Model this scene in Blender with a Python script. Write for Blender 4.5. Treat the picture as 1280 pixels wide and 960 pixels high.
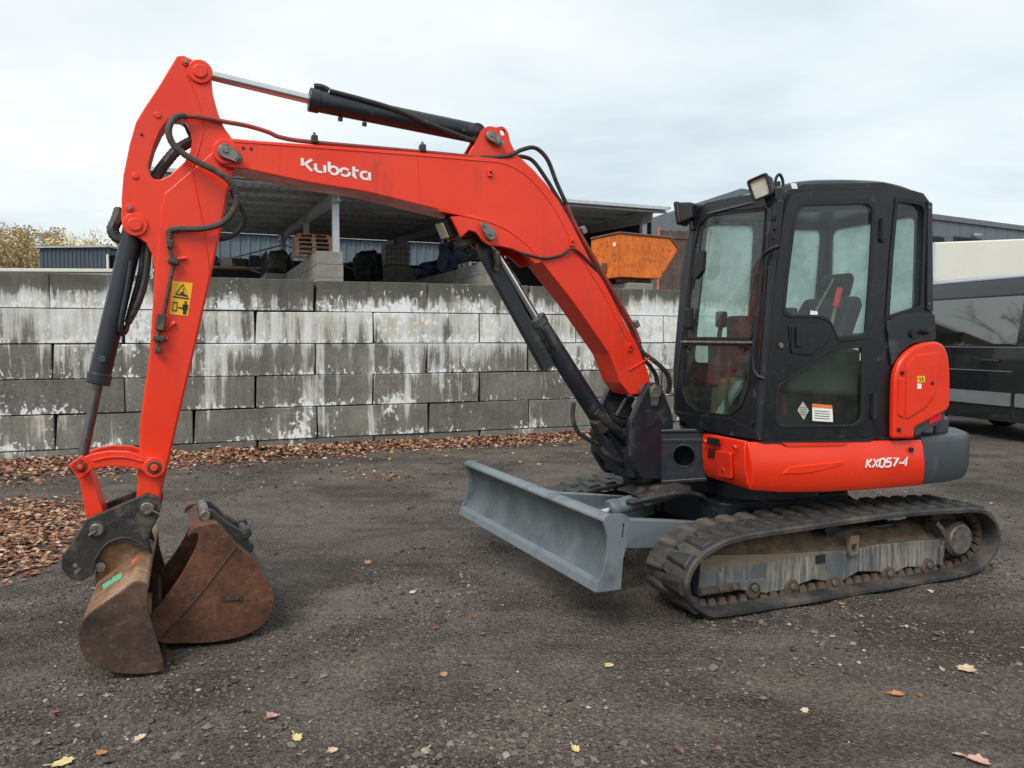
import bpy, bmesh, math, random
import numpy as np
from mathutils import Vector, Matrix, noise
from mathutils.geometry import tessellate_polygon

for o in list(bpy.data.objects):
    bpy.data.objects.remove(o, do_unlink=True)
random.seed(7)
SC = bpy.context.scene
COL = SC.collection
R = math.radians

# ------------------------------------------------------------------ camera, sky, sun, exposure
FPX, CAMH, HORIZON = 961.0, 1.56, 424.0
PITCH = math.atan((480 - HORIZON) / FPX)
cam_d = bpy.data.cameras.new('camera')
cam_d.sensor_width = 36.0
cam_d.lens = FPX / 1280 * 36.0
cam_d.clip_start, cam_d.clip_end = 0.05, 2000
cam = bpy.data.objects.new('camera', cam_d)
COL.objects.link(cam)
cam.location = (0, 0, CAMH)
cam.rotation_euler = (math.pi / 2 - PITCH, 0, 0)
SC.camera = cam

SUN_EL, SUN_AZ = 48.0, 205.0           # azimuth clockwise from +Y: behind the camera, a little to the left
w = bpy.data.worlds.new('World')
SC.world = w
w.use_nodes = True
wt = w.node_tree
wt.nodes.clear()
def wn(t, **k):
    n = wt.nodes.new(t)
    for a, b in k.items():
        setattr(n, a, b)
    return n
wout = wn('ShaderNodeOutputWorld')
sky = wn('ShaderNodeTexSky', sky_type='NISHITA', sun_disc=False)
sky.sun_elevation = R(SUN_EL)
sky.sun_rotation = R(SUN_AZ)
sky.air_density = 1.2
sky.dust_density = 2.0
bg1 = wn('ShaderNodeBackground')
bg1.inputs['Strength'].default_value = 0.10
wt.links.new(sky.outputs[0], bg1.inputs[0])
tc = wn('ShaderNodeTexCoord')
sep = wn('ShaderNodeSeparateXYZ')
wt.links.new(tc.outputs['Generated'], sep.inputs[0])
def wmath(op, a, b=None):
    n = wn('ShaderNodeMath', operation=op)
    for i, v in enumerate((a, b)):
        if v is None:
            continue
        if isinstance(v, (int, float)):
            n.inputs[i].default_value = v
        else:
            wt.links.new(v, n.inputs[i])
    return n.outputs[0]
den = wmath('ADD', wmath('MAXIMUM', sep.outputs[2], 0.0), 0.16)
cmb = wn('ShaderNodeCombineXYZ')
wt.links.new(wmath('DIVIDE', sep.outputs[0], den), cmb.inputs[0])
wt.links.new(wmath('DIVIDE', sep.outputs[1], den), cmb.inputs[1])
def wnoise(scale, detail, rough, sx=1.0, sy=1.0, off=0.0):
    m = wn('ShaderNodeMapping')
    m.inputs['Scale'].default_value = (sx, sy, 1)
    m.inputs['Location'].default_value = (off, off * 0.7, 0)
    wt.links.new(cmb.outputs[0], m.inputs[0])
    n = wn('ShaderNodeTexNoise')
    n.inputs['Scale'].default_value = scale
    n.inputs['Detail'].default_value = detail
    n.inputs['Roughness'].default_value = rough
    n.inputs['Distortion'].default_value = 0.25
    wt.links.new(m.outputs[0], n.inputs['Vector'])
    return n.outputs[0]
n1 = wnoise(0.70, 4, 0.48, 0.9, 1.05, 3.1)
n2 = wnoise(2.2, 6, 0.55, 0.85, 1.15, 8.4)
mixn = wmath('ADD', wmath('MULTIPLY', n1, 0.7), wmath('MULTIPLY', n2, 0.3))
ramp = wn('ShaderNodeValToRGB')
cr = ramp.color_ramp
cr.elements[0].position, cr.elements[0].color = 0.30, (0.51, 0.60, 0.665, 1)
cr.elements[1].position, cr.elements[1].color = 0.62, (0.86, 0.875, 0.86, 1)
e = cr.elements.new(0.46)
e.color = (0.70, 0.775, 0.81, 1)
wt.links.new(mixn, ramp.inputs[0])
bg2 = wn('ShaderNodeBackground')
bg2.inputs['Strength'].default_value = 0.88
wt.links.new(ramp.outputs[0], bg2.inputs[0])
wmix = wn('ShaderNodeMixShader')
wmix.inputs[0].default_value = 0.90
wt.links.new(bg1.outputs[0], wmix.inputs[1])
wt.links.new(bg2.outputs[0], wmix.inputs[2])
wt.links.new(wmix.outputs[0], wout.inputs[0])

sun_d = bpy.data.lights.new('sun', 'SUN')
sun_d.energy = 2.0
sun_d.angle = R(28)
sun_d.color = (1.0, 0.97, 0.92)
sun = bpy.data.objects.new('sun', sun_d)
COL.objects.link(sun)
_az, _el = R(SUN_AZ), R(SUN_EL)
sd = Vector((math.sin(_az) * math.cos(_el), math.cos(_az) * math.cos(_el), math.sin(_el)))
sun.rotation_euler = sd.to_track_quat('Z', 'Y').to_euler()
sun.location = sd * 60

SC.view_settings.view_transform = 'Standard'
SC.view_settings.look = 'None'
SC.view_settings.exposure = 0.50
SC.view_settings.gamma = 1.0
SC.view_settings.use_curve_mapping = False
SC.cycles.max_bounces = 6
SC.cycles.diffuse_bounces = 3
SC.cycles.glossy_bounces = 3
SC.cycles.transmission_bounces = 3
SC.cycles.transparent_max_bounces = 12
SC.cycles.caustics_reflective = False
SC.cycles.caustics_refractive = False

# ------------------------------------------------------------------ geometry helpers
def pixel_ray(px, py):
    u, v = (px - 640) / FPX, (480 - py) / FPX
    return Vector((u, math.cos(PITCH) + v * math.sin(PITCH), -math.sin(PITCH) + v * math.cos(PITCH)))
EYE = Vector((0, 0, CAMH))
def wd(px, py, depth):
    """world point seen at a pixel of the 1280x960 photograph, at world Y = depth"""
    d = pixel_ray(px, py)
    return EYE + d * (depth / d.y)
def ground(px, py, z=0.0):
    d = pixel_ray(px, py)
    return EYE + d * ((z - CAMH) / d.z)

class Frame:
    """a place with its own origin and heading; survey() turns a sighted pixel into a local point on a known local plane"""
    def __init__(s, origin, rotz):
        s.o = Vector(origin)
        s.rz = rotz
        s.m = Matrix.Rotation(rotz, 3, 'Z')
        s.mi = s.m.transposed()
    def survey(s, q, p0, n):
        d = s.mi @ pixel_ray(*q)
        c = s.mi @ (EYE - s.o)
        n = Vector(n)
        return c + d * ((Vector(p0) - c).dot(n) / d.dot(n))
    def aty(s, q, y): return s.survey(q, (0, y, 0), (0, 1, 0))
    def atx(s, q, x): return s.survey(q, (x, 0, 0), (1, 0, 0))
    def atz(s, q, z): return s.survey(q, (0, 0, z), (0, 0, 1))

def tag(o, label=None, cat=None, group=None, kind=None):
    if label: o['label'] = label
    if cat: o['category'] = cat
    if group: o['group'] = group
    if kind: o['kind'] = kind
    return o
def empty(name, loc=(0, 0, 0), rz=0.0, label=None, cat=None, group=None):
    o = bpy.data.objects.new(name, None)
    o.empty_display_size = 0.2
    COL.objects.link(o)
    o.location = loc
    o.rotation_euler = (0, 0, rz)
    return tag(o, label, cat, group)

def catmull(pts, n=6, closed=False):
    P = [Vector(p) for p in pts]
    out = []
    N = len(P)
    rng = range(N if closed else N - 1)
    for i in rng:
        if closed:
            a, b, c, d = P[(i - 1) % N], P[i], P[(i + 1) % N], P[(i + 2) % N]
        else:
            a, b, c, d = P[max(i - 1, 0)], P[i], P[i + 1], P[min(i + 2, N - 1)]
        for k in range(n):
            t = k / n
            out.append(0.5 * ((2 * b) + (c - a) * t + (2 * a - 5 * b + 4 * c - d) * t * t + (3 * b - a - 3 * c + d) * t ** 3))
    if not closed:
        out.append(P[-1])
    return out
def rounded(pts, r, n=4):
    """round the corners of a closed polygon (any dimension)"""
    P = [Vector(p) for p in pts]
    out = []
    N = len(P)
    rr = r if isinstance(r, (list, tuple)) else [r] * N
    for i in range(N):
        a, b, c = P[i - 1], P[i], P[(i + 1) % N]
        d1, d2 = (a - b), (c - b)
        k = min(rr[i], d1.length * 0.45, d2.length * 0.45)
        if k < 1e-6:
            out.append(b)
            continue
        s, e_ = b + d1.normalized() * k, b + d2.normalized() * k
        for j in range(n + 1):
            t = j / n
            out.append((1 - t) ** 2 * s + 2 * t * (1 - t) * b + t * t * e_)
    return out

def fill_loops(loops, nrm):
    bm = bmesh.new()
    k = 0
    for l in loops:
        vs = [bm.verts.new(p) for p in l]
        for v in vs:
            v.index = k; k += 1
        for i in range(len(vs)):
            bm.edges.new((vs[i - 1], vs[i]))
    bm.verts.index_update()
    bmesh.ops.triangle_fill(bm, use_beauty=True, use_dissolve=False, edges=bm.edges[:], normal=nrm.normalized())
    out = [tuple(v.index for v in f.verts) for f in bm.faces]
    bm.free()
    return out
class MB:
    def __init__(s):
        s.v, s.f = [], []
    def add(s, verts, faces):
        b = len(s.v)
        s.v += [tuple(p) for p in verts]
        s.f += [tuple(i + b for i in f) for f in faces]
        return s
    def box(s, c, d, rot=None):
        c = Vector(c)
        hx, hy, hz = d[0] / 2, d[1] / 2, d[2] / 2
        vs = [Vector((x, y, z)) for x in (-hx, hx) for y in (-hy, hy) for z in (-hz, hz)]
        if rot is not None:
            vs = [rot @ q for q in vs]
        return s.add([c + q for q in vs], [(0, 1, 3, 2), (4, 6, 7, 5), (0, 4, 5, 1), (2, 3, 7, 6), (0, 2, 6, 4), (1, 5, 7, 3)])
    def slab(s, pts, off, holes=()):
        """a plate: a planar outline with holes, extruded by the vector off"""
        pts = [Vector(p) for p in pts]
        holes = [[Vector(p) for p in h] for h in holes]
        off = Vector(off)
        loops = [pts] + holes
        flat = [p for l in loops for p in l]
        n = len(flat)
        b = len(s.v)
        s.v += [tuple(p) for p in flat] + [tuple(p + off) for p in flat]
        nrm = Vector((0, 0, 0))
        for i in range(len(pts)):
            nrm += pts[i - 1].cross(pts[i])
        flip = nrm.dot(off) > 0
        if holes:
            tris = fill_loops(loops, nrm)
            for t in tris:
                a_, b_, c_ = (flat[i] for i in t)
                up = (b_ - a_).cross(c_ - a_).dot(off) > 0
                t = tuple(t)
                lo = t[::-1] if up else t
                s.f.append(tuple(i + b for i in lo))
                s.f.append(tuple(i + b + n for i in lo[::-1]))
        else:
            idx = tuple(range(n))
            lo = idx[::-1] if flip else idx
            s.f.append(tuple(i + b for i in lo))
            s.f.append(tuple(i + b + n for i in lo[::-1]))
        st = 0
        for li, l in enumerate(loops):
            m = len(l)
            nn = Vector((0, 0, 0))
            for i in range(m):
                nn += l[i - 1].cross(l[i])
            ccw = nn.dot(off) > 0
            if li > 0:
                ccw = not ccw
            for i in range(m):
                p, q = st + i, st + (i + 1) % m
                f = (p, q, q + n, p + n) if ccw else (q, p, p + n, q + n)
                s.f.append(tuple(k + b for k in f))
            st += m
        return s
    def prism(s, prof, y0, y1, holes=()):
        """profile of (x, z) points extruded along y"""
        return s.slab([(p[0], y0, p[1]) for p in prof], (0, y1 - y0, 0), [[(p[0], y0, p[1]) for p in h] for h in holes])
    def plan(s, foot, z0, z1):
        return s.slab([(p[0], p[1], z0) for p in foot], (0, 0, z1 - z0))
    def tube(s, p0, p1, r0, r1=None, n=20, cap=True):
        r1 = r0 if r1 is None else r1
        p0, p1 = Vector(p0), Vector(p1)
        d = (p1 - p0).normalized()
        u = d.orthogonal().normalized()
        w_ = d.cross(u)
        vs = []
        for p, r in ((p0, r0), (p1, r1)):
            for i in range(n):
                t = 2 * math.pi * i / n
                vs.append(p + (u * math.cos(t) + w_ * math.sin(t)) * r)
        fs = [(i, (i + 1) % n, (i + 1) % n + n, i + n) for i in range(n)]
        if cap:
            fs += [tuple(range(n))[::-1], tuple(range(n, 2 * n))]
        return s.add(vs, fs)
    def path(s, pts, r, n=8, sub=6, ribs=0.0):
        P = catmull(pts, sub)
        if ribs:
            Q = [P[0]]
            for a, b in zip(P, P[1:]):
                k = max(1, int((b - a).length / 0.007))
                Q += [a.lerp(b, (j + 1) / k) for j in range(k)]
            P = Q
        vs, fs = [], []
        u = None
        for i, p in enumerate(P):
            d = (P[min(i + 1, len(P) - 1)] - P[max(i - 1, 0)]).normalized()
            u = d.orthogonal().normalized() if u is None else (u - d * u.dot(d)).normalized()
            w_ = d.cross(u)
            rr = r * (1 + (ribs if i % 2 else -ribs))
            for k in range(n):
                t = 2 * math.pi * k / n
                vs.append(p + (u * math.cos(t) + w_ * math.sin(t)) * rr)
        for i in range(len(P) - 1):
            for k in range(n):
                fs.append((i * n + k, i * n + (k + 1) % n, (i + 1) * n + (k + 1) % n, (i + 1) * n + k))
        m = len(P) - 1
        fs += [tuple(range(n))[::-1], tuple(m * n + k for k in range(n))]
        return s.add(vs, fs)
    def loft(s, rings, cap=True):
        n = len(rings[0])
        vs = [p for r in rings for p in r]
        fs = []
        for i in range(len(rings) - 1):
            for k in range(n):
                fs.append((i * n + k, i * n + (k + 1) % n, (i + 1) * n + (k + 1) % n, (i + 1) * n + k))
        if cap:
            m = len(rings) - 1
            fs += [tuple(range(n))[::-1], tuple(m * n + k for k in range(n))]
        return s.add(vs, fs)
    def mesh(s, name, smooth=False):
        me = bpy.data.meshes.new(name)
        me.from_pydata(s.v, [], s.f)
        me.update()
        if smooth:
            me.polygons.foreach_set('use_smooth', [True] * len(me.polygons))
        return me
    def build(s, name, mat, parent=None, bevel=0.0, smooth=False, seg=2, fix=True, angle=35):
        me = s.mesh(name, smooth)
        if fix:
            bm = bmesh.new()
            bm.from_mesh(me)
            bmesh.ops.recalc_face_normals(bm, faces=bm.faces)
            bm.to_mesh(me)
            bm.free()
        if smooth:
            me.set_sharp_from_angle(angle=R(angle))
        o = bpy.data.objects.new(name, me)
        COL.objects.link(o)
        if mat: me.materials.append(M[mat] if isinstance(mat, str) else mat)
        if parent: o.parent = parent
        if bevel:
            md = o.modifiers.new('bevel', 'BEVEL')
            md.width = bevel
            md.segments = seg
            md.limit_method = 'ANGLE'
            md.angle_limit = R(40)
            md.harden_normals = False
        return o

def copy_obj(o, parent=None):
    c = o.copy()
    COL.objects.link(c)
    c.parent = parent
    return c
def copy_tree(o, parent=None):
    c = copy_obj(o, parent)
    for ch in [x for x in bpy.data.objects if x.parent == o]:
        copy_tree(ch, c)
    return c

# ------------------------------------------------------------------ materials
M = {}
class NT:
    def __init__(s, name):
        s.m = bpy.data.materials.new(name)
        s.m.use_nodes = True
        s.t = s.m.node_tree
        s.b = s.t.nodes['Principled BSDF']
        s.out = s.t.nodes['Material Output']
        s._tc = None
        M[name] = s.m
    def n(s, typ, **k):
        x = s.t.nodes.new(typ)
        for a, b in k.items():
            setattr(x, a, b)
        return x
    def l(s, a, b): s.t.links.new(a, b)
    def coord(s, ob=None, scale=(1, 1, 1), kind='Object'):
        t = s.n('ShaderNodeTexCoord')
        if ob: t.object = ob
        m = s.n('ShaderNodeMapping')
        m.inputs['Scale'].default_value = scale
        s.l(t.outputs[kind], m.inputs[0])
        return m.outputs[0]
    def noise(s, vec, scale, detail=4, rough=0.55, dist=0.0):
        x = s.n('ShaderNodeTexNoise')
        x.inputs['Scale'].default_value = scale
        x.inputs['Detail'].default_value = detail
        x.inputs['Roughness'].default_value = rough
        x.inputs['Distortion'].default_value = dist
        s.l(vec, x.inputs['Vector'])
        return x.outputs[0]
    def vor(s, vec, scale, out='Distance'):
        x = s.n('ShaderNodeTexVoronoi')
        x.inputs['Scale'].default_value = scale
        s.l(vec, x.inputs['Vector'])
        return x.outputs[out]
    def ramp(s, v, stops):
        x = s.n('ShaderNodeValToRGB')
        r = x.color_ramp
        while len(r.elements) < len(stops):
            r.elements.new(0.5)
        for e_, (p, c) in zip(r.elements, stops):
            e_.position = p
            e_.color = (*c, 1) if isinstance(c, (tuple, list)) else (c, c, c, 1)
        s.l(v, x.inputs[0])
        return x.outputs[0]
    def mix(s, fac, a, b, mode='MIX'):
        x = s.n('ShaderNodeMix', data_type='RGBA', blend_type=mode)
        for i, v in ((0, fac), (6, a), (7, b)):
            if isinstance(v, (int, float)): x.inputs[i].default_value = v
            elif isinstance(v, (tuple, list)): x.inputs[i].default_value = (*v, 1)
            else: s.l(v, x.inputs[i])
        return x.outputs[2]
    def math(s, op, a, b=0.0, clamp=False):
        x = s.n('ShaderNodeMath', operation=op, use_clamp=clamp)
        for i, v in enumerate((a, b)):
            if isinstance(v, (int, float)): x.inputs[i].default_value = v
            else: s.l(v, x.inputs[i])
        return x.outputs[0]
    def bump(s, h, strength=0.3, dist=0.01):
        x = s.n('ShaderNodeBump')
        x.inputs['Strength'].default_value = strength
        x.inputs['Distance'].default_value = dist
        s.l(h, x.inputs['Height'])
        s.l(x.outputs[0], s.b.inputs['Normal'])
        return s
    def set(s, col=None, rough=None, metal=None, spec=None, coat=None):
        for nm, v in (('Base Color', col), ('Roughness', rough), ('Metallic', metal), ('Specular IOR Level', spec), ('Coat Weight', coat)):
            if v is None: continue
            i = s.b.inputs[nm]
            if isinstance(v, (int, float)): i.default_value = v
            elif isinstance(v, (tuple, list)): i.default_value = (*v, 1)
            else: s.l(v, i)
        return s

def surf(name, col, rough=0.5, metal=0.0, var=0.12, scale=4.0, dirt=None, dirt_amt=0.3, dirt_scale=3.0, bump=0.0, bscale=60, spec=0.5, coat=0.0, streak=False):
    t = NT(name)
    c = t.coord()
    n = t.noise(c, scale, 5, 0.6)
    lo = tuple(x * (1 - var) for x in col)
    hi = tuple(min(1, x * (1 + var)) for x in col)
    base = t.ramp(n, [(0.3, lo), (0.7, hi)])
    rg = t.ramp(t.noise(c, scale * 2.3, 4), [(0.3, max(0.02, rough - 0.10)), (0.75, min(1, rough + 0.12))])
    if dirt:
        cc = t.coord(scale=(6, 6, 0.7)) if streak else c
        d = t.ramp(t.noise(cc, dirt_scale, 7, 0.68), [(0.62 - dirt_amt * 0.4, 0.0), (0.80 - dirt_amt * 0.3, 1.0)])
        base = t.mix(d, base, dirt)
        rg = t.mix(d, rg, (0.85, 0.85, 0.85))
    t.set(base, rg, metal, spec, coat)
    if bump:
        t.bump(t.noise(c, bscale, 6, 0.65), bump, 0.01)
    return t

def red(name, chips, fade, rough):
    t = NT(name)
    c = t.coord()
    base = t.ramp(t.noise(c, 1.1, 4, 0.6), [(0.3, (0.70, 0.026, 0.008)), (0.7, (0.84, 0.044, 0.010))])
    fd = t.ramp(t.noise(c, 2.1, 6, 0.65, 0.3), [(0.50, 0.0), (0.72, fade)])
    base = t.mix(fd, base, (0.70, 0.105, 0.06))
    grime = t.ramp(t.noise(t.coord(scale=(5, 5, 1.0)), 2.2, 7, 0.7), [(0.56, 0.0), (0.76, chips)])
    base = t.mix(grime, base, (0.22, 0.045, 0.03))
    chip = t.ramp(t.noise(c, 34, 5, 0.6), [(0.70, 0.0), (0.73, min(1, chips * 2.2))])
    gate = t.ramp(t.noise(c, 3.3, 4, 0.6), [(0.50, 0.0), (0.60, 1.0)])
    base = t.mix(t.math('MULTIPLY', chip, gate), base, (0.06, 0.035, 0.028))
    scr = t.ramp(t.noise(t.coord(scale=(2.5, 40, 40)), 1.6, 5, 0.7, 0.8), [(0.68, 0.0), (0.74, chips * 0.9)])
    base = t.mix(t.math('MULTIPLY', scr, gate), base, (0.55, 0.16, 0.11))
    rg = t.ramp(t.noise(c, 5, 5, 0.6), [(0.3, rough - .06), (0.7, rough + .14)])
    t.set(base, t.mix(grime, rg, (0.7,) * 3), 0.0, 0.42, 0.12)
    t.b.inputs['Coat Roughness'].default_value = 0.18
    t.bump(t.noise(c, 9, 4), 0.03, 0.02)
red('red_paint', 0.50, 0.22, 0.32)
red('panel_red', 0.12, 0.12, 0.22)
surf('dark_paint', (0.013, 0.0155, 0.021), 0.38, var=0.3, scale=5, dirt=(0.10, 0.098, 0.093), dirt_amt=0.12, dirt_scale=3.5, bump=0.05, bscale=80)
surf('cab_black', (0.0095, 0.0105, 0.0135), 0.30, var=0.3, scale=4, dirt=(0.09, 0.09, 0.088), dirt_amt=0.05, dirt_scale=7, bump=0.03, bscale=120, spec=0.42)
surf('rubber_seal', (0.008, 0.008, 0.009), 0.6, var=0.2)
surf('counterweight_grey', (0.040, 0.049, 0.057), 0.45, var=0.12, dirt=(0.13, 0.12, 0.11), dirt_amt=0.06)
surf('hose_rubber', (0.020, 0.019, 0.019), 0.55, var=0.4, scale=12, dirt=(0.10, 0.088, 0.072), dirt_amt=0.22, dirt_scale=14)
surf('hose_old', (0.045, 0.038, 0.030), 0.6, var=0.4, scale=14, dirt=(0.13, 0.10, 0.07), dirt_amt=0.3, dirt_scale=16)
surf('pipe_red', (0.30, 0.04, 0.03), 0.45, var=0.3, scale=9, dirt=(0.12, 0.055, 0.035), dirt_amt=0.45, dirt_scale=12)
surf('chrome', (0.62, 0.63, 0.65), 0.10, 1.0, var=0.06, scale=6)
surf('rod_shaded', (0.16, 0.15, 0.15), 0.28, 0.9, var=0.2, scale=8, dirt=(0.05, 0.045, 0.04), dirt_amt=0.3, dirt_scale=6)  # rod chrome with shade and ground reflection painted into its colour
surf('steel', (0.25, 0.24, 0.22), 0.45, 0.8, var=0.3, scale=20, dirt=(0.12, 0.075, 0.045), dirt_amt=0.40, dirt_scale=22)
surf('lens', (0.55, 0.53, 0.45), 0.2, var=0.2, scale=14)
surf('lens_dirty', (0.42, 0.37, 0.25), 0.4, var=0.25, scale=14)
surf('white_print', (0.82, 0.80, 0.78), 0.5, var=0.05)
surf('ghost_print', (0.79, 0.046, 0.015), 0.5, var=0.05)
surf('yellow_sticker', (0.83, 0.46, 0.015), 0.45, var=0.05)
surf('black_print', (0.012, 0.012, 0.012), 0.5, var=0.05)
surf('orange_print', (0.75, 0.20, 0.03), 0.5, var=0.05)
surf('reflector_red', (0.65, 0.012, 0.03), 0.15, var=0.05)
surf('seat_black', (0.014, 0.015, 0.016), 0.75, var=0.2)
surf('console_grey', (0.05, 0.055, 0.055), 0.6, var=0.2)
surf('liner_grey', (0.20, 0.22, 0.21), 0.8, var=0.15)
surf('lever_red', (0.6, 0.03, 0.02), 0.4)
surf('galvanised', (0.46, 0.48, 0.50), 0.45, 0.4, var=0.1, scale=6)
surf('roof_steel', (0.36, 0.37, 0.385), 0.6, 0.1, var=0.2, scale=3)
surf('roof_edge', (0.50, 0.54, 0.55), 0.5, 0.2, var=0.1)
surf('bounce_concrete', (0.46, 0.45, 0.42), 0.85, var=0.15, scale=1.2)  # kept pale to bounce daylight up inside the shed
surf('blue_cladding', (0.105, 0.140, 0.170), 0.55, var=0.1, scale=1)
surf('navy_cladding', (0.046, 0.062, 0.082), 0.5, var=0.12, scale=1)
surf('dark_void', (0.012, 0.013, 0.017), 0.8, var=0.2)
surf('grey_cladding', (0.115, 0.135, 0.150), 0.5, var=0.08, scale=0.6)
surf('white_panel', (0.60, 0.59, 0.53), 0.45, var=0.04, scale=1, dirt=(0.5, 0.5, 0.46), dirt_amt=0.05)
surf('trailer_trim', (0.20, 0.19, 0.30), 0.4)
surf('pallet_wood', (0.34, 0.22, 0.16), 0.8, var=0.35, scale=6, bump=0.1, bscale=30)
surf('pallet_red', (0.42, 0.15, 0.11), 0.8, var=0.35, scale=6, bump=0.1, bscale=30)
surf('fence_wood', (0.085, 0.055, 0.045), 0.8, var=0.35, scale=3, bump=0.1, bscale=30)
surf('tarp_black', (0.018, 0.020, 0.022), 0.5, var=0.4, scale=4, bump=0.3, bscale=8)
surf('tarp_blue', (0.012, 0.020, 0.055), 0.5, var=0.4, scale=4, bump=0.3, bscale=8)
surf('plastic_white', (0.42, 0.43, 0.38), 0.5, var=0.1)
surf('skip_orange', (0.68, 0.155, 0.014), 0.55, var=0.25, scale=2, dirt=(0.09, 0.032, 0.018), dirt_amt=0.24, dirt_scale=6, bump=0.1, bscale=20)
surf('skip_rim', (0.13, 0.06, 0.04), 0.7, var=0.3, scale=6)
surf('van_black', (0.022, 0.024, 0.026), 0.20, 0.5, var=0.08, coat=0.7)
surf('van_grey', (0.17, 0.18, 0.19), 0.35, var=0.08, coat=0.2)
surf('van_trim', (0.15, 0.16, 0.165), 0.5, var=0.1)
surf('tyre', (0.018, 0.018, 0.018), 0.8, var=0.2)
surf('bark', (0.20, 0.165, 0.13), 0.9, var=0.3, scale=8)
surf('blade_steel', (0.165, 0.195, 0.212), 0.42, 0.15, var=0.10, scale=3, dirt=(0.085, 0.10, 0.11), dirt_amt=0.30, dirt_scale=4, bump=0.04, bscale=40)
surf('coupler_black', (0.022, 0.021, 0.020), 0.5, var=0.3, scale=8, dirt=(0.13, 0.105, 0.075), dirt_amt=0.26, dirt_scale=7, bump=0.12, bscale=50)
surf('dirt', (0.165, 0.118, 0.075), 0.95, var=0.5, scale=14, bump=0.9, bscale=45)
surf('link_rust', (0.075, 0.052, 0.038), 0.85, var=0.5, scale=14, dirt=(0.07, 0.055, 0.045), dirt_amt=0.3, dirt_scale=18, bump=0.4, bscale=60)

# the worn moldboard: long scratches running up the plate
t = NT('moldboard')
c = t.coord()
sc = t.coord(scale=(2.0, 42.0, 1.6))
base = t.ramp(t.noise(c, 3.2, 5, 0.6), [(0.3, (0.060, 0.075, 0.080)), (0.7, (0.155, 0.185, 0.200))])
scr = t.ramp(t.noise(sc, 3.0, 6, 0.7, 0.4), [(0.52, 0.0), (0.80, 0.45)])
spk = t.ramp(t.noise(c, 26, 6, 0.7), [(0.66, 0.0), (0.72, 0.6)])
t.set(t.mix(spk, t.mix(scr, base, (0.27, 0.30, 0.30)), (0.10, 0.075, 0.055)), 0.40, 0.35)
t.bump(t.noise(sc, 6, 4), 0.06, 0.01)

# rubber belt with dried mud
t = NT('track_rubber')  # blacker flanks, mud in patches
c = t.coord()
mud = t.ramp(t.noise(c, 3.2, 8, 0.66), [(0.46, 0.0), (0.62, 0.72)])
col = t.mix(mud, t.ramp(t.noise(c, 9, 4), [(0.3, (0.018, 0.018, 0.019)), (0.7, (0.036, 0.035, 0.034))]), t.ramp(t.noise(c, 14, 5), [(0.3, (0.065, 0.052, 0.042)), (0.7, (0.130, 0.108, 0.088))]))
t.set(col, t.mix(mud, (0.55,) * 3, (0.9,) * 3))
t.bump(t.noise(c, 55, 7, 0.7), 0.45, 0.012)

# track frame: grey paint with pale mud runs
t = NT('frame_grey')
c = t.coord()
st = t.coord(scale=(26, 26, 2.2))
runs = t.ramp(t.noise(st, 1.6, 7, 0.72), [(0.40, 0.0), (0.60, 0.92)])
gate = t.ramp(t.noise(c, 2.4, 4), [(0.36, 0.15), (0.58, 1.0)])
mudf = t.math('MULTIPLY', runs, gate)
col = t.mix(mudf, t.ramp(t.noise(c, 5, 4), [(0.3, (0.060, 0.074, 0.086)), (0.7, (0.100, 0.114, 0.124))]), (0.36, 0.305, 0.225))
szf = t.n('ShaderNodeSeparateXYZ'); t.l(c, szf.inputs[0])
cake = t.ramp(t.math('ADD', szf.outputs[2], t.math('MULTIPLY', t.noise(c, 11, 6, 0.7), 0.14)), [(0.315, 0.0), (0.345, 0.9)])
col = t.mix(cake, col, (0.20, 0.145, 0.095))
t.set(col, t.mix(mudf, (0.5,) * 3, (0.9,) * 3))
t.bump(t.noise(c, 40, 6), 0.15, 0.01)

# rusty bucket steel
def rust(name, a, b_, c_, amt=0.5, pale=0.0):
    t = NT(name)
    c = t.coord()
    n = t.noise(c, 3.0, 8, 0.66, 0.3)
    col = t.ramp(n, [(0.32, a), (0.5, b_), (0.68, c_)])
    fine = t.ramp(t.noise(c, 24, 7, 0.75), [(0.32, 0.50), (0.7, 1.40)])
    col = t.mix(1.0, col, fine, 'MULTIPLY')
    scr = t.ramp(t.noise(t.coord(scale=(10, 10, 14)), 1.4, 8, 0.75, 1.2), [(0.56, 0.0), (0.74, 0.50)])
    col = t.mix(scr, col, (0.27, 0.22, 0.185))
    if pale:
        pl = t.ramp(t.noise(c, 9, 7, 0.7), [(0.52, 0.0), (0.70, pale)])
        col = t.mix(pl, col, (0.34, 0.27, 0.20))
    t.set(col, t.ramp(n, [(0.3, 0.42), (0.7, 0.75)]), 0.12)
    t.bump(t.noise(c, 70, 6, 0.7), 0.25, 0.006)
    return t
rust('bucket_brown', (0.030, 0.020, 0.016), (0.062, 0.036, 0.025), (0.105, 0.058, 0.038))
rust('bucket_rust', (0.050, 0.022, 0.014), (0.115, 0.045, 0.024), (0.19, 0.078, 0.036))
rust('bucket_worn', (0.14, 0.065, 0.030), (0.25, 0.13, 0.065), (0.34, 0.22, 0.13), pale=0.5)
rust('bucket_inside', (0.035, 0.018, 0.012), (0.090, 0.038, 0.018), (0.16, 0.070, 0.030))
surf('green_spray', (0.10, 0.42, 0.24), 0.6, var=0.15, dirt=(0.25, 0.15, 0.08), dirt_amt=0.16, dirt_scale=20)
surf('pink_spray', (0.62, 0.10, 0.09), 0.6, var=0.15, dirt=(0.25, 0.15, 0.08), dirt_amt=0.30, dirt_scale=20)

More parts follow.
